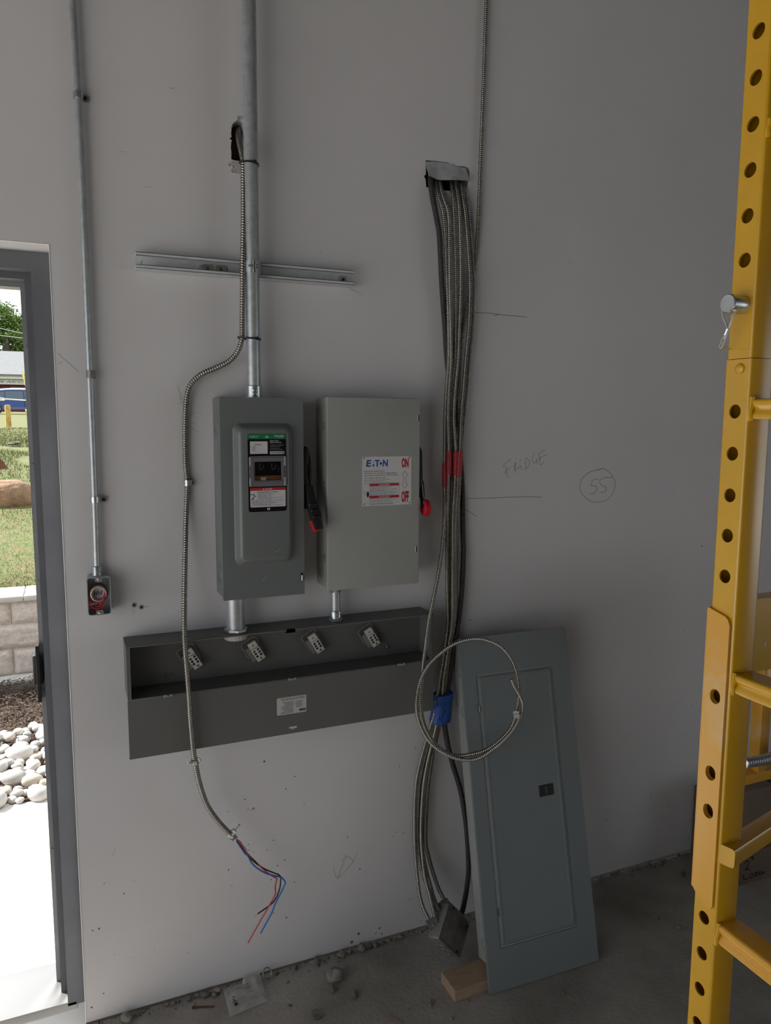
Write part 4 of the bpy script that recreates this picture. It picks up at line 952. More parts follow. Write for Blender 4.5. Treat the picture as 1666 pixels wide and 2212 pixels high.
C5 = [(996, 388, -.05), (997, 398, -.005), (1001, 430, .018), (1006, 465, .028), (1012, 540, .034), (1016, 616, .038), (1014, 700, .038), (1007, 775, .038), (1002, 840, .040), (997, 900, .042), (993.5, 985, .046), (989, 1060, .046), (986, 1110, .044), (984, 1198, .042), (984, 1300, .042), (981, 1347, .046), (972, 1405, .054), (964, 1465, .060), (961, 1500, .061), (953, 1545, .061), (944, 1580, .058), (930, 1660, .042), (923, 1720, .036), (919.5, 1810, .040), (926, 1850, .055), (936, 1885, .075), (946, 1915, .100), (959, 1943, .125)]
cable(C5, .0072, m_armor_dark, 'thicker armoured cable of the bundle, rightmost at the junction box')
C6 = [(1003, 388, -.05), (1004, 398, -.005), (1008, 430, .010), (1012.5, 465, .014), (1019, 540, .020), (1023, 616, .022), (1021, 700, .022), (1014, 775, .022), (1009, 840, .024), (1003, 900, .026), (996, 985, .028), (992, 1060, .028), (989, 1110, .026), (990, 1198, .024), (989, 1300, .024), (985, 1347, .030), (975, 1405, .040), (966, 1465, .046), (963, 1500, .047), (955, 1545, .047), (947, 1580, .044), (927, 1660, .028), (918, 1720, .024), (912, 1810, .030), (917, 1860, .055), (928, 1905, .085), (940, 1945, .115), (952, 1968, .128)]
cable(C6, RC, m_armor, 'armoured cable of the bundle leaving the right end of the cable hole')
C7 = [(1056, -260, .012), (1051, 0, .012), (1046, 150, .012), (1040, 300, .012), (1035, 435, .012), (1032, 503, .012), (1026, 571, .010), (1016, 630, .0095), (1006, 680, .0095), (998, 730, .012), (993.5, 790, .018), (991, 850, .022), (990, 900, .014), (988, 985, .012), (985, 1060, .012), (983, 1150, .012), (982, 1250, .012), (979, 1347, .018), (970, 1405, .030), (961, 1465, .038), (957, 1500, .040), (949, 1545, .040), (938, 1585, .036), (917, 1660, .022), (909, 1720, .018), (905, 1810, .030), (912, 1870, .06), (924, 1915, .09), (936, 1950, .12), (944, 1972, .132)]
c7 = [list(p) for p in C7]; P7 = [at(x, y, -d) for x, y, d in C7]; P7[0] = P7[1] + (P7[1] - P7[2]).normalized() * 1.55
o = obj('ceiling_cable', armor(P7, RC * 1.02, .0058, 10, .25), m_armor_dark, ang=80); tag(o, 'single armoured cable dropping from the ceiling and joining the bundle from the right', 'cable', 'armoured cables of the bundle')
# black flexible conduit
CF = [(927, 376, -.04), (930, 389, .0), (934, 420, .020), (944, 474, .030), (950, 515, .032), (955, 616, .028), (961.7, 707, .016), (966, 775, .011), (976, 850, .010), (986, 900, .010), (994, 980, .010), (999, 1061, .013), (1000.5, 1148, .018), (1001.5, 1198, .022), (998, 1273, .026), (990, 1347, .034), (979.6, 1405, .045), (971, 1465, .052), (966, 1500, .054), (961, 1550, .050), (962, 1575, .047), (969, 1615, .040), (981, 1660, .030), (996, 1712, .022), (1008, 1790, .022), (1012.5, 1870, .030), (1009, 1915, .050), (1003, 1950, .085), (998, 1972, .115)]
o = obj('flexible_conduit', armor([at(x, y, -d) for x, y, d in CF], .0092, .0058, 12, .16), m_flex, ang=80)
tag(o, 'black corrugated flexible conduit, the thickest run in the bundle', 'conduit')
# red tapes, each around one cable
def tape(pts, y0, y1, r, label):
    P = smooth([at(x, y, -d) for x, y, d in pts], 16); za, zb = at(pts[10][0], y0, -.03).z, at(pts[10][0], y1, -.03).z
    S = [p for p in P if zb <= p.z <= za]; bm = BM(); n = len(S)
    tube(bm, S, [r * (1 + .10 * noise.noise(V((k * .45, r * 900, za * 9)))) for k in range(n)], 12)
    o = obj('red_tape', bm, m_tape, ang=60); tag(o, label, 'tape', 'red tapes on the cable bundle')
m_tape = mat('red_tape', (.42, .022, .035), .42, 0, var=(60, .25), bump=(160, .9, .002))
tape(C1, 996, 1054, .0088, 'red tape on the leftmost cable, the lowest of the red bands')
tape(C2, 972, 1028, .0088, 'red tape on the second cable from the left')
tape(C3, 1000, 1042, .0084, 'dim red tape tucked between its brighter neighbours')
tape(C4, 971, 1027, .0088, 'red tape on the cable in the middle right')
tape(C5, 971, 1029, .0096, 'red tape on the rightmost cable of the bundle')
# blue tape around the whole bundle
bm = BM(); loops = []
for k in range(9):
    f = k / 8; xl, xr, yy = 939.5 + (930 - 939.5) * f, 973.5 + (968 - 973.5) * f, 1494 + (1557 - 1494) * f
    a, b = at(xl, yy, -.055), at(xr, yy + 3, -.055); c = (a + b) / 2; w = (b - a).length / 2 * (1 + .05 * math.sin(k * 2.1))
    loops.append([(c.x + math.copysign(abs(math.cos(q)) ** .6, math.cos(q)) * w, c.y - .005 + math.copysign(abs(math.sin(q)) ** .6, math.sin(q)) * .027 * (1 + .06 * math.sin(k * 1.7 + q * 3)), c.z + .003 * math.cos(q + k)) for q in [2 * math.pi * j / 24 for j in range(24)]])
loft(bm, loops)
t = tag(obj('blue_tape', bm, mat('blue_masking_tape', (.018, .085, .36), .55, 0, var=(45, .35), bump=(55, 1.0, .006)), ang=35), 'blue tape wound around the cable bundle beside the trough', 'tape')
# paper tag on the coil
a = at(1115, 1541, -.296); t = thing('cable_tag', 'small white paper tag with writing on the cable coil', 'tag', a)
TG = frame(a, _R + V((0, 0, .15)), V((0.12, 0, 1)))
bm = BM(); prism(bm, [(-.0095, .008), (-.002, .0125), (.0085, .008), (.0085, -.004), (.003, -.0125), (-.009, -.009)][::-1], .010, .0112, TG)
box(bm, -.008, .008, -.008, .008, -.009, .0095, .004, 2, TG); pt = obj('paper', bm, mat('tag_paper', (.55, .54, .52), .7), t)
obj('printed_text', text_bm('BlHJ', TG, -.0078, -.001, .0065, .0114, .015), m_ink, pt, flat=True, ang=None)
bm = BM(); print_lines(bm, TG, -.005, .003, -.008, -.004, 1, .0114, random.Random(2), .5); obj('fine_print', bm, m_inkgrey, pt, flat=True, ang=None)

# ------------------------------------------------------------------ junction box lying at the foot of the wall
m_jb = mat('dusty_galvanised', (.30, .29, .275), .55, .45, var=(28, .45, .3, .65), bump=(45, .25, .003))
jc = at(984, 2009, -.19)
n_ = V((.42, -.80, .36)).normalized(); upd = V((.05, .30, 1)); upd = (upd - n_ * upd.dot(n_)).normalized(); rt = upd.cross(n_)
JM = frame(jc, (rt + upd).normalized(), (upd - rt).normalized())      # square stands on its corner
S = .0585
t = thing('junction_box', 'battered grey junction box standing on its corner on the floor', 'electrical box', jc + V((0, 0, -.08)))
bm = BM(); box(bm, -S, S, -S, S, -.054, -.002, .006, 3, JM); jb = obj('body', bm, m_jb, t, ang=40)
bm = BM(); N = 10; gv = []
for j in range(N + 1):
    row = []
    for i in range(N + 1):
        x, y = -S + 2 * S * i / N, -S + 2 * S * j / N; ed_ = min(i, N - i, j, N - j)
        d = 0 if ed_ == 0 else -.003 + .0045 * noise.noise(V((x * 40, y * 40, 3)))
        row.append(bm.verts.new(JM @ V((x, y, d))))
    gv.append(row)
for a, b in zip(gv, gv[1:]):
    for k in range(N): bm.faces.new((a[k], a[k + 1], b[k + 1], b[k]))
box(bm, -S, S, -S, S, -.004, -.0035, 0, 1, JM); cvj = obj('cover', bm, m_jb, t, ang=25, label='dented blank cover')
for u, v in ((.85, .62), (.62, -.85), (-.85, -.62)):
    bm = BM(); lathe(bm, JM @ V((u * S, v * S, -.001)), n_, [(0, .0045), (.0012, .0042), (.0013, .002), (.0005, .001)], 10); obj('screw', bm, m_black, cvj)
jl = frame(JM @ V((-S, 0, -.027)), JM.to_3x3() @ V((0, 1, 0)), JM.to_3x3() @ V((0, 0, 1)))
JL = Matrix.Translation(JM @ V((-S - .0002, 0, -.028))) @ Matrix((JM.to_3x3() @ V((0, -1, 0)), JM.to_3x3() @ V((0, 0, 1)), JM.to_3x3() @ V((-1, 0, 0)))).transposed().to_4x4()
for o_ in (.026, -.004): knockout(jb, JL, o_, 0, (.0165, .0105), m_jb)
m_conn = mat('zinc_connector', (.30, .32, .32), .48, .55, var=(40, .25))
for (x, y, d, w, nm) in ((934, 1995, .165, .017, 'double'), (948, 1972, .142, .009, 'single'), (962, 1954, .128, .014, 'double')):
    p_ = at(x, y, -d); K = frame(p_, (1, .0, .25), (-.35, -.1, 1))
    bm = BM(); prism(bm, [(-w, .013), (w, .013), (w * 1.05, -.004), (w * .7, -.017), (-w * .6, -.017), (-w * .95, -.004)][::-1], -.010, .010, K); cno = obj('cable_connector', bm, m_conn, t)
    bm = BM(); lathe(bm, K @ V((-.001, .002, .010)), K.to_3x3() @ V((0, 0, 1)), [(0, .0042), (.002, .004), (.003, .002)], 12); obj('screw', bm, m_zinc, cno)
    for q in (-.45, .45):
        bm = BM(); lathe(bm, K @ V((q * w, -.011, .010)), K.to_3x3() @ V((0, 0, 1)), [(0, .0019), (.0004, .0017)], 10); obj('rivet_hole', bm, m_black, cno)

# ================================================================== load-centre panel leaning on the wall
pb0, pb1 = V((1.127, -.3555, .003)), V((1.5305, -.3655, .003))
ptl = at(980, 1381, -.112); ptr = at(1207, 1357, -.118)
pu = (pb1 - pb0).normalized(); pv_ = ((ptl + ptr) / 2 - (pb0 + pb1) / 2).normalized()
PM = frame(pb0, pu, pv_)
PWD = (pb1 - pb0).length; PHT = ((ptl + ptr) / 2 - (pb0 + pb1) / 2).length
skew = ((ptl + ptr) / 2 - (pb0 + pb1) / 2).dot(pu)
pn = PM.to_3x3() @ V((0, 0, 1))
def puv(x, y): return (PM.inverted() @ atp(x, y, pb0, pn)).xy
t = thing('load_centre_panel', 'tall blue-grey breaker panel with a closed door leaning against the wall', 'electrical panel', pb0)
bm = BM(); box(bm, .019, PWD - .019, .065, PHT - .022, -.098, -.003, .002, 2, PM); pbd = obj('body', bm, mat('panel_body_side_lit', (.34, .355, .335), .45, 0, var=(8, .12)), t)  # body colour made paler to carry the light on its left side
PL = Matrix.Translation(PM @ V((.019, 0, 0))) @ Matrix((PM.to_3x3() @ V((0, 0, 1)), PM.to_3x3() @ V((0, 1, 0)), PM.to_3x3() @ V((-1, 0, 0)))).transposed().to_4x4()
for yy in (.12, PHT - .24, PHT - .11): knockout(pbd, PL, -.05, yy, (.020, .013), m_panel)
dq = [puv(*p) for p in ((1022, 1459), (1189, 1437), (1252, 2001), (1087, 2048))]
ddx0, ddx1 = (dq[0].x + dq[3].x) / 2, (dq[1].x + dq[2].x) / 2; ddy0, ddy1 = (dq[2].y + dq[3].y) / 2, (dq[0].y + dq[1].y) / 2
bm = BM(); sheet(bm, rrect(0, PWD, 0, PHT, .0012, 2), [rrect(ddx0, ddx1, ddy0, ddy1, .006, 4)[::-1]], -.0025, 0, PM)
for a, b in (((0, PWD), (0, .0015)), ((0, PWD), (PHT - .0015, PHT)), ((0, .0015), (0, PHT)), ((PWD - .0015, PWD), (0, PHT))): box(bm, a[0], a[1], b[0], b[1], -.012, -.001, 0, 1, PM)
obj('trim_cover', bm, m_panel, t, ang=25)
bm = BM(); pr = [(0.0006, -.0022), (.002, -.004), (.0045, -.004), (.0062, -.0005), (.012, .0022), (.0165, .0022), (.021, .0002)]
loft(bm, [[(x, y, h) for x, y in rrect(ddx0 + i, ddx1 - i, ddy0 + i, ddy1 - i, .006, 4)] for i, h in pr], PM, False, True); pdr = obj('door', bm, m_panel, t, ang=20)
a, b = puv(1162, 1699), puv(1196, 1718)
lx0, lx1, ly1, ly0 = puv(1164, 1708).x, puv(1196, 1706).x, puv(1180, 1694).y, puv(1180, 1719).y
bm = BM(); box(bm, lx0, lx1, ly0, ly1, -.001, .0018, .0012, 1, PM); lt_ = obj('latch', bm, m_black, t, label='black rectangular door latch')
bm = BM(); box(bm, lx0 + (lx1 - lx0) * .42, lx0 + (lx1 - lx0) * .62, ly0 + .004, ly1 - .004, .0018, .0035, .001, 1, PM); obj('latch_tab', bm, mat('near_black', (.03, .03, .03), .4), lt_)
for x, y in ((1034, 1531), (1079, 1971)):
    q = puv(x, y); bm = BM(); box(bm, q.x - .003, q.x + .002, q.y - .012, q.y + .012, -.001, .0016, .0006, 1, PM); hg = obj('hinge', bm, m_black, t)
    bm = BM(); cyl(bm, PM @ V((q.x + .0015, q.y - .011, .002)), PM @ V((q.x + .0015, q.y + .011, .002)), .0018, n=8); obj('pin', bm, m_zinc, hg)
q = puv(1180, 1735); strokes(pdr, PM, [[(q.x - .004, q.y - .006), (q.x - .004, q.y + .006)], [(q.x, q.y + .006), (q.x + .005, q.y + .006), (q.x + .005, q.y)]], .0006, .0006, mat('faint_mark', (.20, .22, .22), .5), 'moulded_mark')

# scrap of lumber under the panel
a, b, c = atz(955.5, 2113.6, .038), atz(988.6, 2149.6, .038), atz(1054.6, 2127, .038)
ex = (c - b).normalized(); WM = frame((b.x, b.y + .016, 0), (ex.x, ex.y, 0), (-ex.y, ex.x, 0))
bm = BM(); box(bm, 0, .30, 0, .089, 0.0005, .0375, .0012, 1, WM)
wd = tag(obj('lumber_scrap', bm, mat('pine', (.42, .295, .19), .75, 0, var=(7, .28), stretch=(3, 26, 26), bump=(60, .15, .002)), ang=30), 'short pale pine board lying under the foot of the leaning panel', 'board')

# ================================================================== debris on the floor
m_stone = mat('dusty_stone', (.27, .245, .215), .9, 0, var=(30, .45), bump=(60, .5, .004))
m_stone2 = mat('dark_stone', (.19, .178, .165), .9, 0, var=(30, .4), bump=(60, .5, .004))
SM = []
for k in range(6):
    b_ = rock_bm(k + 3, 2, .75, (1, .8, .72)); me = bpy.data.meshes.new('wall_foot_stone'); b_.to_mesh(me); b_.free(); me.materials.append(m_stone if k % 3 else m_stone2); me.shade_smooth()
    me.set_sharp_from_angle(angle=math.radians(28)); SM.append(me)
rg = random.Random(21)
def stone(px, py, wpx, lab, gr='stones along the foot of the wall', name='stone'):
    p = atz(px, py, 0); s = wpx * (p - CAM).dot(_F) / FPX
    o = inst(name, SM[rg.randrange(6)], (p.x, min(p.y, -.008 - s * .4), s * .36), (rg.uniform(-.3, .3), rg.uniform(-.3, .3), rg.uniform(0, 6.28)), (s, s * rg.uniform(.8, 1.0), s * rg.uniform(.75, .95)))
    return tag(o, lab, 'stone', gr)
def cpx(x, y): return 160 + x / 2.0825, 1900 + y / 2.0825
SPEC = [((232, 606), 26, 'grey stone alone at the left end of the wall foot'), ((587, 506), 21, 'large round grey stone left of the plastic bag'), ((636, 490), 18, 'grey stone touching the wall just left of the bag'), ((507, 528), 16, 'angular stone left of the large round one'),
        ((1084, 362), 21, 'flat grey stone halfway along the wall foot'), ((994, 394), 15, 'small stone right of the wire ring'), ((1240, 328), 15, 'pale upright stone beside the stone pair'), ((1287, 308), 21, 'broad pale stone at the wall foot'), ((1463, 256), 17, 'dark round stone near the junction box'), ((1190, 325), 18, 'dark stone of the pair right of centre'),
        ((1165, 500), 16, 'small flat stone next to the concrete lump'), ((1605, 556), 12, 'small dark stone out on the floor below the lumber')]
for (x, y), w, l in SPEC: stone(*cpx(x, y), w, l)
for (x, y), w in (((418, 556), 9), ((445, 552), 11), ((470, 545), 9), ((530, 524), 12), ((556, 520), 12), ((632, 526), 14), ((900, 418), 10), ((1190, 350), 11), ((1325, 292), 11), ((1352, 290), 13), ((1385, 284), 9), ((1408, 270), 12), ((1520, 246), 10), ((1560, 232), 9), ((280, 592), 10), ((1140, 352), 8), ((960, 466), 7), ((970, 572), 9)):
    stone(*cpx(x, y), w, 'small grey stone among the loose stones along the wall foot')
for x, y, w in ((1300, 1898, 8), (1330, 1890, 9), (1372, 1880, 9), (1405, 1870, 8), (1430, 1866, 9), (1475, 1852, 10), (1476, 1892, 14), (1492, 1903, 8), (1466, 2007, 10), (1484, 2009, 9), (1423, 1985, 6)):
    stone(x, y, w, 'tiny stone on the floor between the leaning panel and the scaffold', 'stones right of the panel')
for x, y, w in ((930, 2175, 8), (1010, 2165, 6), (1216, 2147, 8), (975, 2202, 9), (882, 2182, 5)):
    stone(x, y, w, 'tiny pebble out on the open floor before the lumber', 'pebbles on the open floor')
for x, y, w in ((175, 2188, 16), (188, 2205, 14), (160, 2198, 12), (148, 2208, 9), (122, 2196, 8)):
    stone(x, y, w, 'pale rubble piece at the corner of the doorway', 'rubble at the doorway')
# dark grit in the gap under the wall
bm = BM(); r2 = random.Random(5)
for k in range(900):
    x = DX1 + .01 + r2.random() * 2.7; y = -abs(r2.gauss(0, .018)) + .004; s = .0015 + r2.random() ** 3 * .006
    b_ = [bm.verts.new((x + r2.uniform(-s, s), y + r2.uniform(-s, s), z * s * 1.3)) for z in (0, 0, 0, 1)]
    for f in ((0, 1, 3), (1, 2, 3), (2, 0, 3)):
        bm.faces.new([b_[i] for i in f])
o = obj('floor_grit', bm, mat('grit', (.10, .092, .085), .95), flat=False, ang=None); tag(o, 'loose dark grit along the foot of the wall', 'grit', None, 'stuff')
# concrete lump
p = atz(722, 2116, 0); bm = rock_bm(31, 3, .55, (1, .85, .75))
for v in bm.verts: v.co = v.co * .050 + V((p.x, p.y, .017))
tag(obj('concrete_lump', bm, mat('crumbly_concrete', (.30, .275, .24), .95, 0, var=(80, .4), bump=(90, .8, .004)), ang=50), 'crumbly pale concrete lump on the floor right of the wire ring', 'concrete lump')
# plastic bag
a, b, c, d = atz(480, 2129, .004), atz(561, 2110, .004), atz(580, 2161, .004), atz(497, 2196, .004)
a.y = min(a.y, -.012); b.y = min(b.y, -.012)
bm = BM(); N = 16; gv = []
for j in range(N + 1):
    row = []
    for i in range(N + 1):
        u, v = i / N, j / N; q = a.lerp(b, u).lerp(d.lerp(c, u), v)
        q.z = .003 + .020 * max(0, noise.noise(V((u * 4, v * 4, 1)))) * min(1, 6 * min(u, 1 - u, v, 1 - v)) + .004 * math.sin(min(u, 1 - u, v, 1 - v) * 6) + (.018 * (1 - v) ** 3 if u > .55 else 0)
        row.append(bm.verts.new(q))
    gv.append(row)
for r_, s_ in zip(gv, gv[1:]):
    for k in range(N): bm.faces.new((r_[k], r_[k + 1], s_[k + 1], s_[k]))
m_bag = bpy.data.materials.new('clear_plastic_film'); m_bag.use_nodes = True
nt = m_bag.node_tree; nt.nodes.clear(); _o = nt.nodes.new('ShaderNodeOutputMaterial'); _mx = nt.nodes.new('ShaderNodeMixShader'); _tr = nt.nodes.new('ShaderNodeBsdfTransparent'); _pb = nt.nodes.new('ShaderNodeBsdfPrincipled')
_pb.inputs['Base Color'].default_value = (.62, .60, .57, 1); _pb.inputs['Roughness'].default_value = .18; _mx.inputs[0].default_value = .55
nt.links.new(_tr.outputs[0], _mx.inputs[1]); nt.links.new(_pb.outputs[0], _mx.inputs[2]); nt.links.new(_mx.outputs[0], _o.inputs[0])
t = thing('plastic_bag', 'crumpled clear plastic bag with dark print lying at the wall foot', 'plastic bag', ((a + c) / 2).to_tuple())
sh = obj('film', bm, m_bag, t, ang=50, flat=True)
BG = frame((d.lerp(c, .12).lerp(a, .10)) + V((0, 0, .013)), (c - d), (a - d))
bm = BM(); prism(bm, circ(.012, .010, .006, 12, .007), 0, .0004, BG); ribbon(bm, [(.006, .020), (.014, .026), (.009, .032), (.018, .036), (.012, .044)], .003, .0004, BG); ribbon(bm, [(.010, .022), (.020, .020)], .003, .0004, BG); obj('printed_marks', bm, m_ink, sh, ang=None)
bm = BM(); rg3 = random.Random(9); print_lines(bm, BG, .055, .075, .03, .075, 5, .0004, rg3, .3); print_lines(bm, BG, .0, .012, .05, .09, 4, .0004, rg3, .3); obj('fine_print', bm, m_inkgrey, sh, flat=True, ang=None)
# wire ring, locknut, drill bit, rusty nail, copper wire
p = atz(576, 2108, .004); p.y = min(p.y, -.022)
bm = BM(); RG = frame((p.x, p.y, .019), (1, 0, 0), (0, .55, .85))
for k, r_ in enumerate((.0150, .0162, .0155)): tube(bm, [RG @ V((math.cos(2 * math.pi * j / 28) * r_ * .85, math.sin(2 * math.pi * j / 28) * r_, k * .0016)) for j in range(28)], .0013, 6, True)
tag(obj('wire_ring', bm, mat('dull_wire', (.20, .19, .17), .45, .7)), 'small ring of coiled wire propped against the wall beside the bag', 'wire ring')
p = atz(684, 2193, .003); bm = BM(); NT = frame((p.x, p.y, .006), (1, 0, 0), (0, .93, .35))
pl_ = [((.0148 if k % 3 else .0172) * math.cos(2 * math.pi * k / 24), (.0148 if k % 3 else .0172) * math.sin(2 * math.pi * k / 24)) for k in range(24)]
sheet(bm, pl_, [circ(0, 0, .0112, 24)[::-1]], 0, .004, NT); tag(obj('locknut', bm, mat('dull_zinc', (.28, .27, .25), .45, .7), ang=30), 'zinc conduit locknut lying flat on the open floor', 'locknut')
a, b = atz(764, 2137, .006), atz(766, 2156, .006); bm = BM(); dn = (b - a).normalized()
L = (b - a).length; lathe(bm, a, dn, [(0, .0015), (L * .25, .0052), (L * .45, .0062), (L, .0062)], 12)
t = tag(obj('wall_plug', bm, mat('dull_zinc', (.28, .27, .25), .45, .7)), 'small metal bullet-shaped plug on the floor right of the concrete lump', 'plug')
a, b = atz(417, 2176, .003), atz(463, 2174, .003); bm = BM(); cyl(bm, a, b, .0026, .0022, 8); lathe(bm, a, a - b, [(0, .005), (.0018, .0045)], 10)
tag(obj('rusty_nail', bm, mat('rust', (.13, .065, .04), .85, .2, var=(90, .4))), 'rusty nail lying left of the plastic bag', 'nail')
P = [atz(x, y, .003) for x, y in ((838, 2193), (852, 2200), (866, 2210), (876, 2222))]; bm = BM(); tube(bm, smooth(P, 6), .0016, 7); tag(obj('copper_offcut', bm, mat('dull_copper', (.42, .17, .10), .45, .6)), 'reddish copper wire offcut at the bottom edge of the view', 'wire offcut')

# ================================================================== marks on the wall
m_pencil = mat('pencil', (.20, .195, .20), .7)
m_scuff = mat('scuff', (.36, .35, .35), .7)
def wmark(name, lines, w, m, d=.0004):
    bm = BM()
    for L in lines:
        pts = [V((*pw(x, y).xy, 0)) for x, y in L]
        if len(pts) > 2: pts = smooth(pts, 5)
        ribbon(bm, [(p.x, p.y) for p in pts], w, d, WALL)
    return obj(name, bm, m, wall_back, flat=True, ang=None)
fr = lambda L: [(1050 + x / 5.374, 930 + y / 5.374) for x, y in L]
LET = [[(205, 435), (208, 405), (230, 375), (293, 330)], [(228, 405), (238, 470), (250, 552)], [(210, 495), (238, 470), (290, 425)],
       [(325, 405), (345, 490)], [(328, 400), (348, 372), (345, 400), (330, 440)], [(332, 460), (360, 440), (375, 430)], [(375, 435), (405, 410), (408, 430), (411, 462)],
       [(455, 345), (462, 400), (460, 455)], [(445, 330), (475, 325), (505, 360), (500, 400), (480, 430), (450, 458)],
       [(570, 260), (548, 285), (540, 340), (552, 372), (578, 368), (592, 330)], [(585, 335), (590, 362), (598, 388)],
       [(697, 222), (655, 240), (615, 275), (625, 330), (628, 385), (645, 398), (672, 360)], [(612, 335), (650, 305), (708, 278)]]
o = wmark('pencil_writing', [fr(L) for L in LET], .0016, m_pencil); o['label'] = 'pencilled word FRIDGE'
p = fr([(398, 342)])[0]; bm = BM(); q = pw(*p); prism(bm, circ(q.x, q.y, .0022, 8), .0002, .0004, WALL); obj('pencil_dot', bm, m_pencil, wall_back)
cl = [(1290, 460), (1345, 442), (1400, 462), (1460, 515), (1492, 580), (1498, 640), (1480, 710), (1440, 770), (1380, 815), (1300, 832), (1230, 825), (1160, 785), (1110, 730), (1088, 670), (1098, 600), (1135, 535), (1200, 485), (1290, 456), (1335, 447)]
F5 = [[(1305, 560), (1270, 568), (1235, 582), (1228, 610), (1218, 645), (1250, 638), (1285, 655), (1285, 690), (1260, 725), (1212, 732)], [(1465, 545), (1400, 545), (1350, 560), (1325, 578), (1322, 610), (1345, 635), (1390, 655), (1398, 690), (1370, 715), (1328, 717)]]
o = wmark('pencil_writing', [fr(cl)] + [fr(L) for L in F5], .0018, m_pencil); o['label'] = 'pencilled number 55 in a circle'
wmark('pencil_line', [[(1007, 1077), (1050, 1076), (1100, 1074), (1145, 1073), (1171, 1074.5)]], .0019, m_pencil)
wmark('pencil_line', [[(1026, 675), (1060, 677), (1085, 680), (1138, 685)], [(1066, 682), (1080, 679)]], .0019, m_pencil)
wmark('pencil_line', [[(1006, 1101), (1016, 1106), (1030, 1116)]], .0018, m_pencil)
wmark('pencil_line', [[(308, 1311), (323, 1310)]], .0018, m_scuff)
wmark('pencil_line', [[(288, 1316), (288, 1324)]], .0012, m_scuff)
wmark('pencil_marks', [[(748, 1845), (742, 1862), (732, 1890), (728, 1898)], [(720, 1872), (723, 1886), (728, 1897), (738, 1890), (758, 1868), (773, 1842)], [(738, 1858), (752, 1850), (765, 1862)]], .0018, m_scuff)
wmark('scuff_marks', [[(125, 763), (135, 773), (142, 779), (170, 803)], [(124, 787), (134, 781)], [(366, 190), (377, 191)], [(260, 327), (273, 329)], [(312, 403), (327, 405)], [(368, 192), (379, 190)], [(690, 540), (697, 548)], [(748, 618), (762, 626), (776, 634), (783, 640)], [(755, 625), (770, 630)],
      [(387, 858), (394, 866)], [(383, 835), (393, 862)], [(384, 872), (397, 868)], [(410, 912), (425, 915)], [(410, 922), (427, 932)], [(405, 900), (424, 890)], [(1454, 1056), (1452, 1065)], [(1510, 1252), (1514, 1255)], [(250, 1832), (243, 1848)], [(1230, 560), (1236, 572)], [(240, 1300), (246, 1296)], [(286, 1900), (292, 1905)], [(1368, 1800), (1375, 1812)]], .0010, m_scuff)
for x, y in ((1300, 600), (1262, 1960)): pass
# dark splash specks, densest near the floor
bm = BM(); r2 = random.Random(17)
SP = [(571, 1645, 6), (637, 1677, 4), (618, 1704, 4), (529, 1727, 4), (548, 1746, 5), (545, 1749, 3), (536, 1748, 3), (492, 1753, 3), (657, 1738, 3), (591, 1815, 3.5), (577, 1836, 3), (615, 1858, 4), (600, 1870, 4), (494, 1879, 4), (586, 1900, 4), (636, 1905, 3.5), (501, 1913, 3), (225, 1908, 3), (268, 1930, 4), (200, 2010, 4), (214, 2006, 5), (820, 2005, 6), (825, 2017, 5), (812, 2016, 4), (775, 2017, 8), (1310, 1770, 4), (1338, 1883, 4), (872, 1800, 4), (855, 1798, 3), (850, 1806, 3), (1265, 1560, 3), (1176, 1344, 3), (760, 2035, 9), (224, 2146, 4), (198, 2176, 5), (1452, 1203, 3), (1414, 910, 2.5), (1513, 1005, 2.5)]
for x, y, s in SP: q = pw(x, y); prism(bm, circ(q.x, q.y, s * .00062, 9, s * .0006), .0002, .0004, WALL)
for k in range(190):
    z = min(r2.expovariate(2.6), 1.6); x = .05 + r2.random() * 2.5; s = .0006 + r2.random() ** 4 * .0026
    if z < .02: continue
    prism(bm, circ(x, z, s, 7, s * r2.uniform(.7, 1.1)), .0002, .0004, WALL)
obj('paint_specks', bm, mat('speck', (.155, .15, .145), .8), wall_back, ang=None, kind='stuff')
# crumbs of torn plaster under the ragged hole
bm = BM(); r2 = random.Random(4)
for x, y, s in ((494, 357, 5), (502, 361, 5), (500, 371, 6), (505, 372, 5), (499, 305, 5), (498, 276, 4), (513, 256, 6), (520, 254, 5)):
    q = pw(x, y); b_ = rock_bm(x, 1, .5); b_.transform(Matrix.Translation(WALL @ V((q.x, q.y, .002))) @ Matrix.Scale(s * .0014, 4)); _merge(bm, b_)
obj('plaster_crumbs', bm, mat('plaster_dust', (.60, .58, .55), .95, 0, var=(200, .4)), wall_back, ang=30)
q0, q1 = pw(499, 347), pw(521, 376); bm = BM(); prism(bm, rrect(q0.x, q1.x, q1.y, q0.y, .003, 2), .0002, .0022, WALL); obj('patch_strip', bm, mat('patched_board', (.52, .50, .47), .8, 0, var=(40, .2)), wall_back)

# ================================================================== yellow scaffold frame
m_yel = mat('yellow_enamel', (.58, .315, .006), .26, 0, var=(14, .10), bump=(30, .03, .001), spec=.75)
m_yel2 = mat('yellow_enamel_glare_dust', (.62, .31, .03), .26, 0, var=(7, .6, .30, .46), col2=(.58, .40, .20), spec=.75)  # tan patches: glare on the lit faces and dust, put into the colour
HX, HY = .7495, -1.4775                       # line of the post holes on the face towards the doorway
PS = .0385                                    # tube size
t = thing('scaffold_tower', 'yellow steel scaffold end frame with perforated post at the right edge', 'scaffold', (HX + PS / 2, HY, 0))
def hz(x, y):
    d = ray(x, y); tt = (V((HX, HY, 0)) - CAM).xy.dot(d.xy) / d.xy.dot(d.xy); return (CAM + d * tt).z
NX_ = lambda X0: Matrix(((0, 0, -1, X0), (-1, 0, 0, 0), (0, 1, 0, 0), (0, 0, 0, 1)))       # (x=-Y, y=Z, z=-X) plate facing the doorway
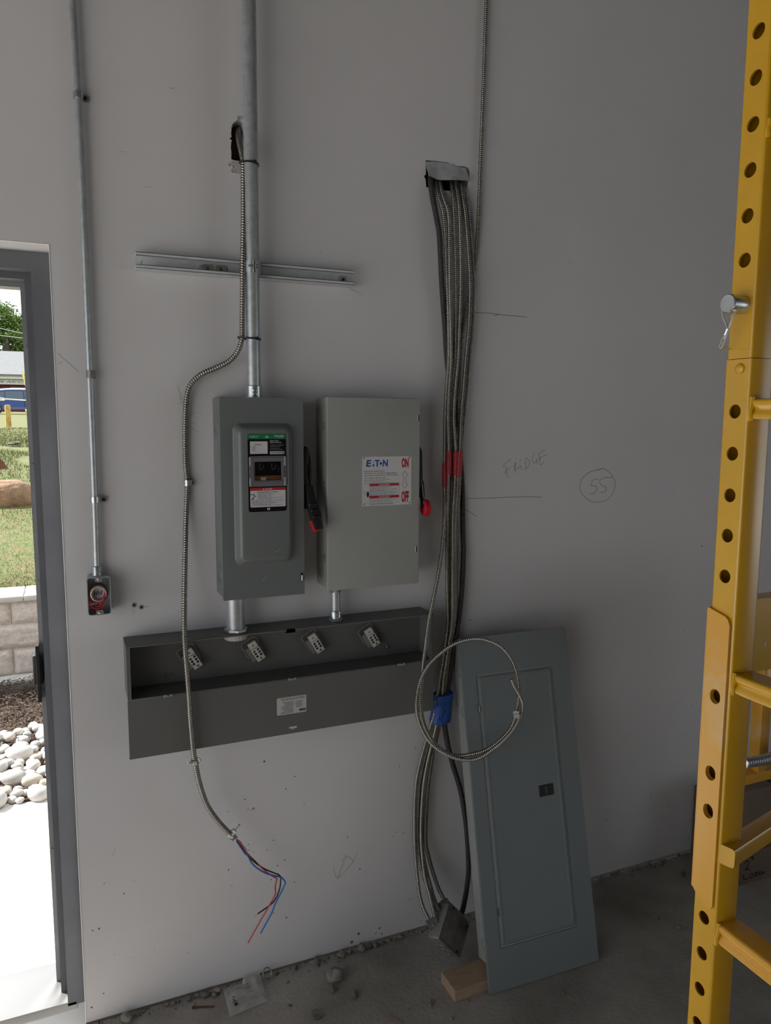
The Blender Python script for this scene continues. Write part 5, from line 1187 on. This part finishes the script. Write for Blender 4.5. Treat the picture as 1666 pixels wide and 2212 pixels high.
def post(name, z0, z1, size, holes, xoff=0.0, yoff=0.0, m=None):
    x0 = HX + xoff; yc = HY + yoff; bm = BM()
    sheet(bm, [(-yc - size / 2 + .003, z0), (-yc + size / 2 - .003, z0), (-yc + size / 2 - .003, z1), (-yc - size / 2 + .003, z1)], [circ(-yc, h, .0086, 18)[::-1] for h in holes if z0 + .012 < h < z1 - .012], -.0026, 0, NX_(x0))
    s = size / 2; r = .004; xa = x0
    oc = [(xa, yc - s + .003)] + [(xa + r - r * math.cos(a), yc - s + .0 + r - r * math.sin(a) if False else yc - s + r - r * math.sin(a)) for a in [math.radians(q) for q in (15, 35, 55, 75)]]
    oc += [(xa + size - r, yc - s), (xa + size - .0012, yc - s + .0012), (xa + size, yc - s + r), (xa + size, yc + s - r), (xa + size - .0012, yc + s - .0012), (xa + size - r, yc + s)]
    oc += [(xa + r - r * math.cos(a), yc + s - r + r * math.sin(a)) for a in [math.radians(q) for q in (75, 55, 35, 15)]] + [(xa, yc + s - .003)]
    ic = [(xa + .0026, yc + s - .003), (xa + size - .0026, yc + s - .003), (xa + size - .0026, yc - s + .003), (xa + .0026, yc - s + .003)]
    poly = oc + ic
    sheet(bm, poly[::-1] if False else poly, [], z0, z1)
    return obj(name, bm, m or m_yel, t, ang=40)
up = [(1639, 66), (1633, 167), (1626, 268), (1620, 367), (1613, 466), (1607.5, 562)]
lo = [(1586, 889), (1581, 980), (1576, 1070), (1571, 1157), (1566, 1245)]
bt = [(1523.5, 1983), (1519, 2060), (1515, 2137)]
zj = hz(1580, 775)
hu = [hz(*p) for p in up]; hu = [hu[0] + .0508 * k for k in range(8, 0, -1)] + hu
hl = [hz(*p) for p in lo]; hb = [hz(*p) for p in bt]; hb += [hb[-1] - .0508 * k for k in range(1, 12)]
pu_ = post('upper_post', zj, 2.75, PS - .0018, hu, .0009)
pl2 = post('lower_post', .16, zj - .0008, PS, hl + hb + [hz(*p) for p in ((1546, 1503), (1536, 1668), (1532.5, 1750))], 0, 0, m_yel)
# rolled bead at the joint
bm = BM(); q = V((HX - .0006, HY - .004, hz(1588, 797))); lathe(bm, q, (-1, 0, 0), [(0, .0065), (.0012, .006), (.0022, .004), (.0026, .001)], 14); obj('dimple', bm, m_yel, pl2, ang=60)
# slide-over bracket
bz1, bz0 = hz(1560, 1318), hz(1530, 1938)
bm = BM(); bh = [hz(*p) for p in ((1546, 1503), (1536, 1668), (1532.5, 1750))]
sheet(bm, [(-HY - .0185, bz0 + .006), (-HY - .013, bz0), (-HY + .0125, bz0 - .009), (-HY + .0155, bz0 - .004), (-HY + .0155, bz1 - .016), (-HY + .0125, bz1 - .009), (-HY + .008, bz1 - .006), (-HY - .0185, bz1)][::1], [slot(-HY, h, .0160, .0190)[::-1] for h in bh], 0, .0034, NX_(HX - .0008))
box(bm, HX - .0042, HX + .034, HY + .0180, HY + .0212, bz0 + .004, bz1, .001, 1)
br = obj('slide_bracket', bm, m_yel2, t, ang=35, label='sliding bracket on the post, with pale glare and dust in its colour')
# spring pin with safety clip
zp = hz(1600, 660); pc = V((HX, HY - .002, zp))
bm = BM(); lathe(bm, pc, (-1, -.02, .02), [(-.02, .0105), (.0, .0105), (.0035, .0112), (.024, .0112), (.0255, .0100)], 22); pin = obj('lock_pin', bm, m_zinc, t, label='bright steel lock pin with a wire clip')
e = pc + V((-.02, 0, 0))
bm = BM(); k1 = atx(1573, 711, HX - .02); k2 = atx(1556, 752, HX - .022); 
tube(bm, smooth([e + V((0, .010, .0)), e + V((0, .0105, -.012)), k1, k1 + (k2 - k1) * .5], 6), .0011, 7); tube(bm, smooth([e + V((.002, -.0095, -.004)), e.lerp(k1, .5) + V((0, -.006, 0)), k1 + V((0, -.001, 0))], 6), .0011, 7)
kd = (k2 - k1); pp = kd.cross(V((1, 0, 0))).normalized() * .0022
tube(bm, [k1 + pp, k2 + pp * .9, k2 - pp * .9, k1 - pp, k1 + pp], .0010, 7); tube(bm, [k1 + kd * -.02, k1 + kd * .32], .0026, 8); tube(bm, [k2, k2 + V((.018, 0, .0))], .0010, 6)
obj('clip_wire', bm, m_zinc, pin)
# rungs going back towards the other post of the frame
YN = HY - .735
def rung(x, ytop, ybot, nm='rung'):
    za = hz(x, ytop); zb = hz(x, ybot); h = za - zb; xc0, xc1 = HX + .004, HX + PS - .002; bm = BM()
    f = [(xc0, zb), (xc0 - .001, zb + h * .10), (xc0, zb + h * .30), (xc0 + .0028, zb + h * .42), (xc0 + .0028, zb + h * .50), (xc0, zb + h * .62), (xc0 - .001, zb + h * .86), (xc0 + .001, zb + h * .97), (xc0 + .004, za), (xc1, za), (xc1, zb)]
    A = [bm.verts.new((a, HY - PS / 2 + .001, b)) for a, b in f]; B = [bm.verts.new((a, YN + PS / 2, b)) for a, b in f]; n = len(f)
    bm.faces.new(A); bm.faces.new(B[::-1])
    for k in range(n): bm.faces.new((A[k], A[(k + 1) % n], B[(k + 1) % n], B[k]))
    r_ = obj(nm, bm, m_yel2 if ytop > 1900 else m_yel, t, ang=50)
    bm = BM(); tube(bm, smooth([V((xc0 - .0006, HY - PS / 2 - .0005, zb - .002)), V((xc0 - .002, HY - PS / 2 - .001, zb + h * .3)), V((xc0 + .0, HY - PS / 2 - .001, zb + h * .6)), V((xc0 + .001, HY - PS / 2 - .0005, za + .002))], 4), .003, 7); obj('weld', bm, m_yel, r_)
rung(1622, 862, 905); rung(1590, 1452, 1492); rung(1556, 1988, 2028); rung(1655, 268, 300)
# the far-from-wall post of the frame, out of view
bm = BM(); box(bm, HX, HX + PS, YN - PS / 2, YN + PS / 2, .16, 2.75, .003, 2); obj('rear_post', bm, m_yel, t)
for yy in (HY, YN):
    bm = BM(); lathe(bm, (HX + PS / 2 - .012, yy, .0635), (1, 0, 0), [(0, .055), (.003, .0625), (.021, .0625), (.024, .055)], 24); cs = obj('caster_wheel', bm, m_black, t)
    bm = BM(); box(bm, HX + .002, HX + PS - .002, yy - .02, yy + .02, .105, .165, .003, 1); obj('caster_fork', bm, m_galv, cs)
# diagonal brace
bm = BM()
da = atx(1596, 1830, HX + PS - .002); db = atx(1690, 1768, HX + PS + .12)
ax_ = (db - da).normalized(); da = da - ax_ * .035; fx = frame(da, ax_.cross(V((0, 0, 1))), ax_); Lb = (db - da).length + .25
loft(bm, [[(x, 0, z) for x, z in rrect(-.012, .012, -.0125, .0125, .004, 2)], [(x, Lb, z) for x, z in rrect(-.012, .012, -.0125, .0125, .004, 2)]], fx); obj('diagonal_brace', bm, m_yel, t)

# ------------------------------------------------------------------ second frame stacked further along the wall
XS, YS = 1.93, -.545
t = thing('scaffold_rail', 'second yellow scaffold section standing behind the perforated post', 'scaffold', (XS, YS, 0))
def yb(x0, x1, y0, y1, z0, z1, nm, m=m_yel, bev=.002):
    bm = BM(); box(bm, x0, x1, y0, y1, z0, z1, bev, 2); return obj(nm, bm, m, t)
p0, p1 = at(1652, 1500, YS), at(1700, 1650, YS); zt, zb_ = at(1640, 1292, YS).z, at(1640, 1450, YS).z
xl = at(1632, 1350, YS).x
bm = BM(); hq = at(1655, 1393, YS); PF = frame((0, YS, 0), (1, 0, 0), (0, 0, 1))
sheet(bm, [(xl, zb_), (xl + .62, zb_), (xl + .62, zt), (xl, zt)], [slot(hq.x, hq.z, .013, .018)[::-1]], -.003, 0, PF); box(bm, xl, xl + .62, YS, YS + .05, zt - .003, zt, .001, 1); obj('side_plate', bm, m_yel, t, ang=30)
yb(p0.x, p0.x + .04, YS + .004, YS + .044, at(1640, 1672, YS).z, zb_ + .02, 'upright', m_yel2)
yb(xl - .02, xl + .62, YS + .005, YS + .045, at(1640, 1692, YS).z, at(1640, 1672, YS).z, 'cross_bar', m_yel2)
yb(xl + .56, xl + .60, YS + .02, YS + .06, .0, zt, 'post', m_yel)
# coil of bare flexible conduit resting on the bar
P = [at(1608, 1648, YS - .05), at(1640, 1643, YS - .05), at(1680, 1634, YS - .05), at(1730, 1622, YS - .04), at(1790, 1615, YS - .03)]
o = obj('bare_flexible_conduit', armor(P, .0165, .0098, 16, .22), m_zinc, ang=80); tag(o, 'bright bare spiral conduit resting on the scaffold bar', 'conduit')

# ------------------------------------------------------------------ cardboard boxes in the corner
m_card = mat('cardboard', (.20, .145, .105), .85, 0, var=(8, .15), bump=(60, .1, .001))
m_card2 = mat('cardboard_brown', (.155, .115, .085), .85, 0, var=(8, .15))
def carton(name, o, ex, w, d, h, m, label, tilt=0.0):
    ex = V(ex).normalized(); C = frame(o, ex, (-ex.y, ex.x, 0)) @ Matrix.Rotation(tilt, 4, 'Y')
    t = thing(name, label, 'cardboard box', o)
    bm = BM(); box(bm, 0, w, 0, d, 0, h, .003, 2, C); b_ = obj('carton', bm, m, t)
    bm = BM(); box(bm, -.0005, w + .0005, d * .48, d * .52, h - .0004, h + .0006, 0, 1, C); obj('tape_seam', bm, mat('packing_tape', (.22, .17, .12), .35), b_)
    F = frame(C @ V((0, 0, 0)), C.to_3x3() @ V((1, 0, 0)), C.to_3x3() @ V((0, 0, 1)))
    return t, b_, F
o0, o1 = atz(1590, 1915, 0), atz(1680, 1892, 0); ex = (o1 - o0); 
hbx = at(1620, 1838, o0.y).z
t1, b1, F1 = carton('marked_box', (o0.x, o0.y, 0), ex, .46, .15, hbx, m_card2, 'brown cardboard box with handwritten black marker lettering on the floor')
fi = F1.inverted()
def onF(F, x, y): return (F.inverted() @ atp(x, y, F.translation, F.to_3x3() @ V((0, 0, 1)))).xy
cw = lambda L: [tuple(onF(F1, 1560 + x / 5.528, 1560 + y / 5.53)) for x, y in L]
W2 = [[(272, 1692), (285, 1660), (310, 1655), (318, 1690), (300, 1735), (275, 1765), (300, 1755), (335, 1762)], [(350, 1605), (358, 1640)], [(370, 1600), (376, 1638)], [(352, 1622), (374, 1618)],
      [(268, 1822), (250, 1845), (265, 1875), (312, 1868)], [(345, 1810), (330, 1840), (350, 1862), (378, 1840), (365, 1812), (345, 1810)], [(395, 1790), (402, 1838)], [(395, 1790), (420, 1798), (402, 1815), (428, 1828), (402, 1838)],
      [(440, 1785), (446, 1830)], [(440, 1785), (462, 1792), (446, 1808), (470, 1822)], [(478, 1818), (484, 1780), (505, 1812)], [(480, 1802), (500, 1798)]]
bm = BM()
for L in W2:
    pts = smooth([V((*p, 0)) for p in cw(L)], 4) if len(L) > 2 else [V((*p, 0)) for p in cw(L)]
    ribbon(bm, [(p.x, p.y) for p in pts], .0042, .0006, F1)
obj('marker_writing', bm, m_ink, b1, flat=True, ang=None, label='marker writing 2 inch COBRA')
t2, b2, F2 = carton('leaning_box', (o0.x + .03, o0.y + .03, hbx + .002), ex, .17, .10, at(1610, 1722, o0.y).z - hbx, m_card, 'plain cardboard box stacked on the marked one')
t3, b3, F3 = carton('rear_box', (o0.x + .012, -.088, 0), (1, 0, 0), .60, .08, at(1640, 1690, -.09).z, m_card2, 'large cardboard box with faint writing against the wall behind the stack')
cw3 = lambda L: [tuple(onF(F3, 1560 + x / 5.528, 1560 + y / 5.53)) for x, y in L]
bm = BM()
for L in ([(320, 740), (315, 770), (335, 790), (355, 770), (345, 740), (322, 738)], [(365, 780), (380, 800), (395, 780)], [(400, 790), (405, 830)], [(415, 810), (430, 830), (440, 815)], [(490, 880), (500, 920), (520, 900)], [(480, 975), (510, 970)], [(495, 955), (498, 995)]):
    pts = smooth([V((*p, 0)) for p in cw3(L)], 4) if len(L) > 2 else [V((*p, 0)) for p in cw3(L)]
    ribbon(bm, [(p.x, p.y) for p in pts], .003, .0006, F3)
obj('marker_writing', bm, m_ink, b3, flat=True, ang=None)
# dark plastic sack on the boxes
p = at(1655, 1705, -.16); bm = rock_bm(77, 3, .5, (1.5, .8, .7))
for v in bm.verts: v.co = v.co * .10 + V((p.x + .05, -.11, p.z - .01))
tag(obj('dark_sack', bm, mat('dark_film', (.02, .035, .038), .25), ang=60), 'dark glossy plastic sack on top of the boxes', 'sack')

# ================================================================== outside the doorway
m_block = mat('split_face_block', (.86, .80, .74), .95, 0, var=(40, .25), bump=(90, .8, .006))
rwall = thing('retaining_wall', 'pale split-face concrete block retaining wall outside', None, (-.5, RW, -.05), kind='structure')
def block_mesh(w, h, dp, seed):
    bm = BM(); nx, nz = 24, 12; g = []
    for j in range(nz + 1):
        row = []
        for i in range(nx + 1):
            u, v = i / nx, j / nz; e_ = min(u * w, (1 - u) * w, v * h, (1 - v) * h)
            d = -.030 * (1 - min(e_ / .024, 1)) ** 1 + (.007 * noise.noise(V((u * 14 * w / .4, v * 7, seed * 3.3))) + .006 * noise.noise(V((u * 34, v * 16, seed)))) * min(e_ / .02, 1)
            row.append(bm.verts.new((u * w, -.024 - d - 0, v * h)))
        g.append(row)
    for v in bm.verts: pass
    for a, b in zip(g, g[1:]):
        for k in range(nx): bm.faces.new((a[k], a[k + 1], b[k + 1], b[k]))
    box(bm, -.003, w + .003, .004, dp, -.002, h + .002)
    rim = [g[0][k] for k in range(nx + 1)]
    return bm
LBK = .46
for ci, (z0_, z1_, ph) in enumerate(((zc[1], zc[0], at(23, 1320, RW).x), (zc[2], zc[1], at(23, 1320, RW).x + LBK * .5 + .05), (zc[3], zc[2], at(29, 1430, RW).x))):
    for k in range(-5, 4):
        x = ph + k * LBK
        bm = block_mesh(LBK - .008, z1_ - z0_ - .006, .28, ci * 17 + k)
        bm.transform(Matrix.Translation((x + .004, RW + .03, z0_ + .003)))
        obj('block', bm, m_block, rwall, ang=50)
for k in range(-4, 4):
    bm = BM(); box(bm, -.3 + k * .62, .314 + k * .62, RW - .015, RW + .32, zc[0] - .002, zc[0] + .035, .006, 2); obj('cap_stone', bm, mat('cap_concrete', (.70, .68, .64), .9, 0, var=(12, .15)), rwall, ang=30)
bm = BM(); box(bm, -2.4, 1.6, RW - .10, RW + .30, -.10, zc[3], .01, 2); obj('footing', bm, mat('cap_concrete', (.70, .68, .64), .9), rwall)

# river stones
m_river = [mat('river_stone_%s' % n, c, .8, 0, var=(16, .25)) for n, c in (('white', (.70, .68, .65)), ('grey', (.55, .54, .53)), ('tan', (.60, .52, .43)))]
RM = []
for k in range(9):
    b_ = rock_bm(50 + k, 2, .22, (1, .78, .62)); me = bpy.data.meshes.new('river_stone'); b_.to_mesh(me); b_.free(); me.materials.append(m_river[(0, 0, 1, 0, 2, 0, 1, 0, 2)[k]]); me.shade_smooth(); RM.append(me)
r3 = random.Random(33); placed = []
y_ = 1.50; n_st = 0
while n_st < 280 and y_ < 2.45:
    for k in range(9000):
        s = r3.choice((.05, .06, .07, .08, .10, .12, .15)) * r3.uniform(.8, 1.1); x = r3.uniform(-.95, .05); yy = r3.uniform(1.53, 2.42)
        if any((x - a) ** 2 + (yy - b) ** 2 < (.30 * (s + c)) ** 2 for a, b, c in placed): continue
        placed.append((x, yy, s)); n_st += 1
        o = inst('river_stone', RM[r3.randrange(9)], (x, yy, -.030 + s * .22 + r3.random() * .015), (r3.uniform(-.25, .25), r3.uniform(-.25, .25), r3.uniform(0, 6.28)), s)
        tag(o, 'rounded pale river stone in the stone bed beyond the walkway', 'stone', 'river stones outside the doorway')
        if n_st >= 280: break
    break
# mulch: shredded bark
bm = BM(); r3 = random.Random(41)
for k in range(8000):
    x = r3.uniform(-1.3, .3); y = r3.uniform(2.2, RW - .08); L = r3.uniform(.012, .055); w = r3.uniform(.003, .010); a = r3.uniform(0, 6.28); z = -.045 + r3.random() * .05 + .05 * max(0, noise.noise(V((x * 3, y * 3, 0)))) + .04 * max(0, (y - 2.8))
    d = V((math.cos(a), math.sin(a), r3.uniform(-.35, .35))) * L / 2; n = V((-math.sin(a), math.cos(a), r3.uniform(-.5, .5))) * w / 2; c = V((x, y, z)); up_ = V((0, 0, w * .5))
    q = [bm.verts.new(p) for p in (c - d - n, c + d - n, c + d + n, c - d + n, c + up_)]
    for f in ((0, 1, 4), (1, 2, 4), (2, 3, 4), (3, 0, 4)): bm.faces.new([q[i] for i in f])
tag(obj('bark_mulch', bm, mat('bark', (.115, .078, .058), .95, 0, var=(25, .5)), ang=None), 'shredded brown bark mulch below the retaining wall', 'mulch', None, 'stuff')
# grass blades on the bank
bm = BM(); r3 = random.Random(43); mg = []
for k in range(60000):
    y = RW + .32 + r3.random() ** 1.6 * 12; w_ = .55 + .12 * (y - 3); cxx = at(40, 1000, y).x; x = cxx + r3.uniform(-w_, w_)
    if noise.noise(V((x * 1.6, y * .9, 5))) < -.28 + .18 * r3.random() and y < 11: continue
    h = r3.uniform(.015, .045) * (1 + y * .04); a = r3.uniform(0, 6.28); wd_ = .0016 + y * .0005; z = gz(y) - .02
    n = V((math.cos(a), math.sin(a), 0)) * wd_; l = V((r3.uniform(-.5, .5), r3.uniform(-.5, .5), 1)) * h
    q = [bm.verts.new(p) for p in (V((x, y, z)) - n, V((x, y, z)) + n, V((x, y, z)) + l)]; f = bm.faces.new(q); f.material_index = 0 if r3.random() < .68 else 1
tag(obj('grass', bm, [mat('grass_blade', (.12, .165, .035), .8), mat('dry_grass', (.22, .18, .09), .85)], ang=None, flat=True), 'patchy green and straw grass on the bank', 'grass', None, 'stuff')
# sandstone boulder, rusty plate, dead tuft
YB = 6.4; p = at(20, 1100, YB); bm = rock_bm(8, 3, .28, (1.25, .8, .66))
for v in bm.verts: v.co = V((max(min(v.co.x, .5), -.7), v.co.y, max(min(v.co.z, .30), -.5) * 1.5)) * .62 + V((p.x - .06, YB + .1, p.z + .01))
tag(obj('boulder', bm, mat('sandstone', (.36, .22, .13), .95, 0, var=(9, .45), bump=(14, .9, .03)), ang=30), 'orange-brown sandstone boulder sitting in the grass bank', 'boulder')
p = at(6, 1012, 8.6); bm = BM(); prism(bm, [(-.25, -.02), (.075, -.06), (.02, .07), (-.05, .16), (-.25, .15)][::-1], -.03, .03, frame((p.x, 8.6, p.z), (1, .2, 0), (0, .3, 1)))
tag(obj('rusty_plate', bm, mat('rusty_steel', (.20, .07, .045), .8, 0, var=(14, .4)), ang=20), 'rust-red steel piece lying high on the bank', 'metal scrap')
p = at(29, 958, 11.0); bm = rock_bm(15, 2, .9, (1.6, 1, .5))
for v in bm.verts: v.co = v.co * .11 + V((p.x, 11, p.z))
tag(obj('dead_tuft', bm, mat('dead_leaf', (.20, .19, .17), .95), ang=20), 'grey dead tuft on the lawn edge', 'tuft')
# bollard
YB = 17.0; a, b = at(16, 875, YB), at(17.5, 926, YB)
t = thing('bollard', 'yellow steel bollard with rust at its foot before the blue car', 'bollard', b)
bm = BM(); rr_ = (at(23, 900, YB) - at(10, 900, YB)).length / 2; lathe(bm, V((a.x, YB, b.z - .05)), (0, 0, 1), [(0, rr_), (a.z - b.z + .03, rr_), (a.z - b.z + .05, rr_ * .9), (a.z - b.z + .055, rr_ * .4)], 20); bo = obj('post', bm, mat('bollard_yellow', (.50, .36, .07), .6, 0, var=(7, .5, .32, .48), col2=(.36, .15, .06)), t)
bm = BM(); lathe(bm, V((a.x, YB, b.z - .05)), (0, 0, 1), [(0, rr_ * 1.12), (.07, rr_ * 1.1), (.08, rr_)], 20); obj('collar', bm, MATS['rust'], t)
# hydrant with marker whip
YH = 30.0; a = at(62, 884, YH); zb2 = gz(YH)
t = thing('fire_hydrant', 'pale yellow fire hydrant cut by the door frame', 'hydrant', (a.x, YH, zb2)); m_hyd = mat('hydrant_yellow', (.78, .62, .30), .55)
bm = BM(); zt_ = at(62, 880, YH).z; lathe(bm, (a.x + .10, YH, zb2 - .1), (0, 0, 1), [(0, .17), (.12, .17), (.13, .12), (zt_ - zb2 - .08, .12), (zt_ - zb2 - .06, .17), (zt_ - zb2 - .01, .17), (zt_ - zb2 + .06, .11), (zt_ - zb2 + .1, .04)], 18); hb_ = obj('barrel', bm, m_hyd, t)
bm = BM(); zn = at(62, 888, YH).z; cyl(bm, (a.x - .12, YH - .02, zn), (a.x + .3, YH - .02, zn), .065, n=14); obj('nozzle', bm, m_hyd, t)
w0 = at(64, 880, YH - .05); w1 = at(48, 802, YH - .05); bm = BM(); tube(bm, smooth([w0, w0.lerp(w1, .5) + V((.04, 0, 0)), w1], 6), [.05 - .0015 * k for k in range(13)], 8); obj('marker_whip', bm, mat('marker_yellow', (.85, .66, .22), .5), t)
# blue car
YC = 44.0; zg = at(30, 893.5, YC).z
sc_ = (at(30, 842, YC).z - zg) / 1.66
cx0 = at(2, 880, YC).x
def CP_(x, z): return (cx0 + x * sc_, zg + z * sc_)
CF_ = frame((0, YC, 0), (1, 0, 0), (0, 0, 1))
t = thing('blue_car', 'blue car parked in front of the low brick building', 'car', (cx0 + 1.2, YC, zg)); m_car = mat('car_blue', (.030, .070, .26), .25, .1)
bm = BM(); side = [(-1.1, .32), (-1.15, .75), (-1.0, .98), (-.55, 1.22), (-.2, 1.55), (.3, 1.64), (1.6, 1.66), (2.6, 1.56), (3.2, 1.15), (3.4, .9), (3.35, .35)]
P_ = [CP_(x, z) for x, z in side]
loft(bm, [[(x, z, -1.8 * sc_) for x, z in P_], [(x, z, -.06) for x, z in P_], [((x - P_[0][0] - 2) * .985 + P_[0][0] + 2, (z - zg) * .985 + zg, 0) for x, z in P_]], CF_); cb_ = obj('body', bm, m_car, t, ang=30)
m_win = mat('car_glass', (.10, .13, .17), .12, 0); m_chr = mat('chrome_trim', (.80, .82, .85), .25, .3)
for q in ([(-.30, 1.18), (-.05, 1.46), (.25, 1.52), (.25, 1.08), (-.2, 1.12)], [(.33, 1.08), (.33, 1.54), (1.42, 1.56), (1.46, 1.00)], [(1.54, 1.00), (1.50, 1.56), (2.45, 1.48), (2.85, 1.12), (2.80, 1.02)]):
    bm = BM(); prism(bm, [CP_(*p) for p in q], .0, .02, CF_); obj('side_window', bm, m_win, t)
bm = BM(); ribbon(bm, [CP_(*p) for p in ((-.45, 1.22), (-.2, 1.12), (.3, 1.02), (1.5, .95), (2.9, .98))], .075, .03, CF_); obj('beltline_trim', bm, m_chr, t, flat=True, ang=None)
bm = BM(); L_ = [CP_(*p) for p in ((-.2, 1.60), (.4, 1.69), (1.6, 1.71), (2.5, 1.62))]; tube(bm, smooth([CF_ @ V((x, z, -.1)) for x, z in L_], 5), .055, 6); obj('roof_rail', bm, m_chr, t)
bm = BM(); L_ = [CP_(*p) for p in ((-1.0, .42), (0, .38), (3.3, .42))]; ribbon(bm, L_, .06, .03, CF_); obj('sill_trim', bm, mat('sill_blue', (.10, .16, .36), .3), t, flat=True, ang=None)
for x, z in ((-.2, .88), (1.62, .80)):
    bm = BM(); p = CP_(x, z); box(bm, p[0], p[0] + .48 * sc_, p[1], p[1] + .09, .0, .06, .02, 2, CF_); obj('door_handle', bm, m_chr, t)
bm = BM(); p0_, p1_ = CP_(1.5, .42), CP_(1.5, .98); ribbon(bm, [p0_, p1_], .03, .012, CF_); obj('door_gap', bm, m_black, t, flat=True, ang=None)
for x in (-.02 - .25, 2.55):
    p = CP_(x, .34); bm = BM(); lathe(bm, CF_ @ V((p[0], p[1], -.25)), (0, -1, 0), [(0, .36 * sc_), (.27, .36 * sc_), (.28, .33 * sc_)], 28); wo = obj('wheel', bm, m_black, t)
    bm = BM(); lathe(bm, CF_ @ V((p[0], p[1], .02)), (0, -1, 0), [(0, .25 * sc_), (.02, .24 * sc_), (.03, .06 * sc_)], 10); obj('rim', bm, m_chr, wo)
# low brick building with a shingle roof and sign band
YD = 58.0; xa, xb = -16.0, 6.0
zr, ze, zf, zbk, zgr = at(30, 759, YD + 6).z, at(30, 809, YD - .6).z, at(30, 831, YD).z, at(30, 850, YD).z, gz(58) - .2
t = thing('brick_building', 'low brick building with grey shingle roof and a white sign band', 'building', (xa + 8, YD, zgr))
bm = BM(); box(bm, xa, xb, YD, YD + 12, zgr, zf + .1); obj('wall', bm, mat('dark_red_brick', (.16, .035, .035), .9, 0, var=(3, .3)), t, ang=None)
bm = BM(); pr_ = [(YD - .9, ze), (YD + 6, zr), (YD + 13, ze), (YD + 13, ze - .1), (YD + 6, zr - .15), (YD - .9, ze - .12)]
A = [bm.verts.new((xa - .5, y, z)) for y, z in pr_]; B = [bm.verts.new((xb + .5, y, z)) for y, z in pr_]
bm.faces.new(A); bm.faces.new(B[::-1])
for k in range(6): bm.faces.new((A[k], A[(k + 1) % 6], B[(k + 1) % 6], B[k]))
obj('roof', bm, mat('grey_shingle', (.19, .20, .205), .9, 0, var=(6, .2), bump=(20, .4, .02)), t, ang=None)
bm = BM(); box(bm, xa - .4, xb + .4, YD - .75, YD - .6, ze - .32, ze - .02, .01, 1); obj('gutter', bm, mat('white_trim', (.75, .75, .74), .6), t)
bm = BM(); box(bm, xa - .3, xb + .3, YD - .35, YD - .2, zf, ze - .34); sg = obj('sign_band', bm, MATS['white_trim'], t, ang=None)
SGF = frame((0, YD - .36, 0), (1, 0, 0), (0, 0, 1)); hh_ = (ze - .34 - zf)
x8 = at(-6, 820, YD - .36).x; xk = at(12, 820, YD - .36).x; xc = at(38, 820, YD - .36).x
for s, x, w in (('8', x8, .42), ('ЛК' if False else 'AK', xk, .72), ('C-', xc, .62)):
    obj('sign_letters', text_bm(s, SGF, x, zf + hh_ * .28, hh_ * .46, .01, w, shear=.2), mat('sign_grey', (.22, .23, .24), .6), sg, flat=True, ang=None)
x0_ = at(22, 843, YD).x; bm = BM(); box(bm, x0_, xb - 1, YD - .03, YD + .02, zgr + .6, at(30, 836, YD).z); obj('shutter', bm, mat('tan_brick', (.42, .24, .19), .9, 0, var=(5, .25)), t, ang=None)
# tree behind the building
def leaf_tree(name, label, c, R, n, trunk_z, seed, m1, m2):
    r = random.Random(seed); t = thing(name, label, 'tree', (c.x, c.y, trunk_z), 'trees beyond the building')
    bm = BM(); tube(bm, [V((c.x, c.y, trunk_z)), V((c.x + .1, c.y, c.z - R.z * .3)), V((c.x, c.y, c.z + R.z * .5))], [.35, .26, .08], 8); obj('trunk', bm, mat('bark_grey', (.10, .08, .06), .9), t)
    bm = BM(); cl = [V((r.gauss(0, .5), r.gauss(0, .5), r.gauss(0, .5))) for k in range(34)]
    for k in range(n):
        b = r.choice(cl); p = V((b.x + r.gauss(0, .15), b.y + r.gauss(0, .15), b.z + r.gauss(0, .13)))
        p = V((c.x + p.x * R.x, c.y + p.y * R.y, c.z + p.z * R.z)); s = r.uniform(.06, .15)
        u = V((r.gauss(0, 1), r.gauss(0, 1), r.gauss(0, .6))).normalized() * s; w = u.cross(V((r.gauss(0, 1), r.gauss(0, 1), r.gauss(0, 1)))).normalized() * s * .6
        f = bm.faces.new([bm.verts.new(q) for q in (p - u, p + w, p + u, p - w)]); f.material_index = 0 if r.random() < .6 else 1
    o = obj('foliage', bm, [m1, m2], t, ang=None, flat=True)
lf1, lf2 = mat('leaf_bright', (.16, .25, .04), .6), mat('leaf_dark', (.07, .14, .025), .6)
c = at(10, 722, 72); leaf_tree('leafy_tree', 'bright green leafy tree behind the brick building roof, at the left', c, V((3.4, 2.5, 2.0)), 20000, gz(70), 5, lf1, lf2)
c = at(66, 738, 74); leaf_tree('leafy_tree', 'thinner green tree behind the roof, next to the door frame', c, V((1.7, 1.8, 1.5)), 8000, gz(70), 9, lf1, lf2)
# overhead lines
for i, (p, q) in enumerate((((-300, 640), (300, 775)), ((-300, 688), (300, 758)))):
    bm = BM(); a, b = at(p[0], p[1], 52), at(q[0], q[1], 52); tube(bm, smooth([a, a.lerp(b, .5) + V((0, 0, -.05)), b], 8), .022, 6)
    tag(obj('power_line', bm, mat('pale_cable', (.45, .46, .46), .5)), 'overhead power line crossing the sky above the roof, the %s one' % ('lower' if i == 0 else 'upper'), 'power line', 'overhead power lines')
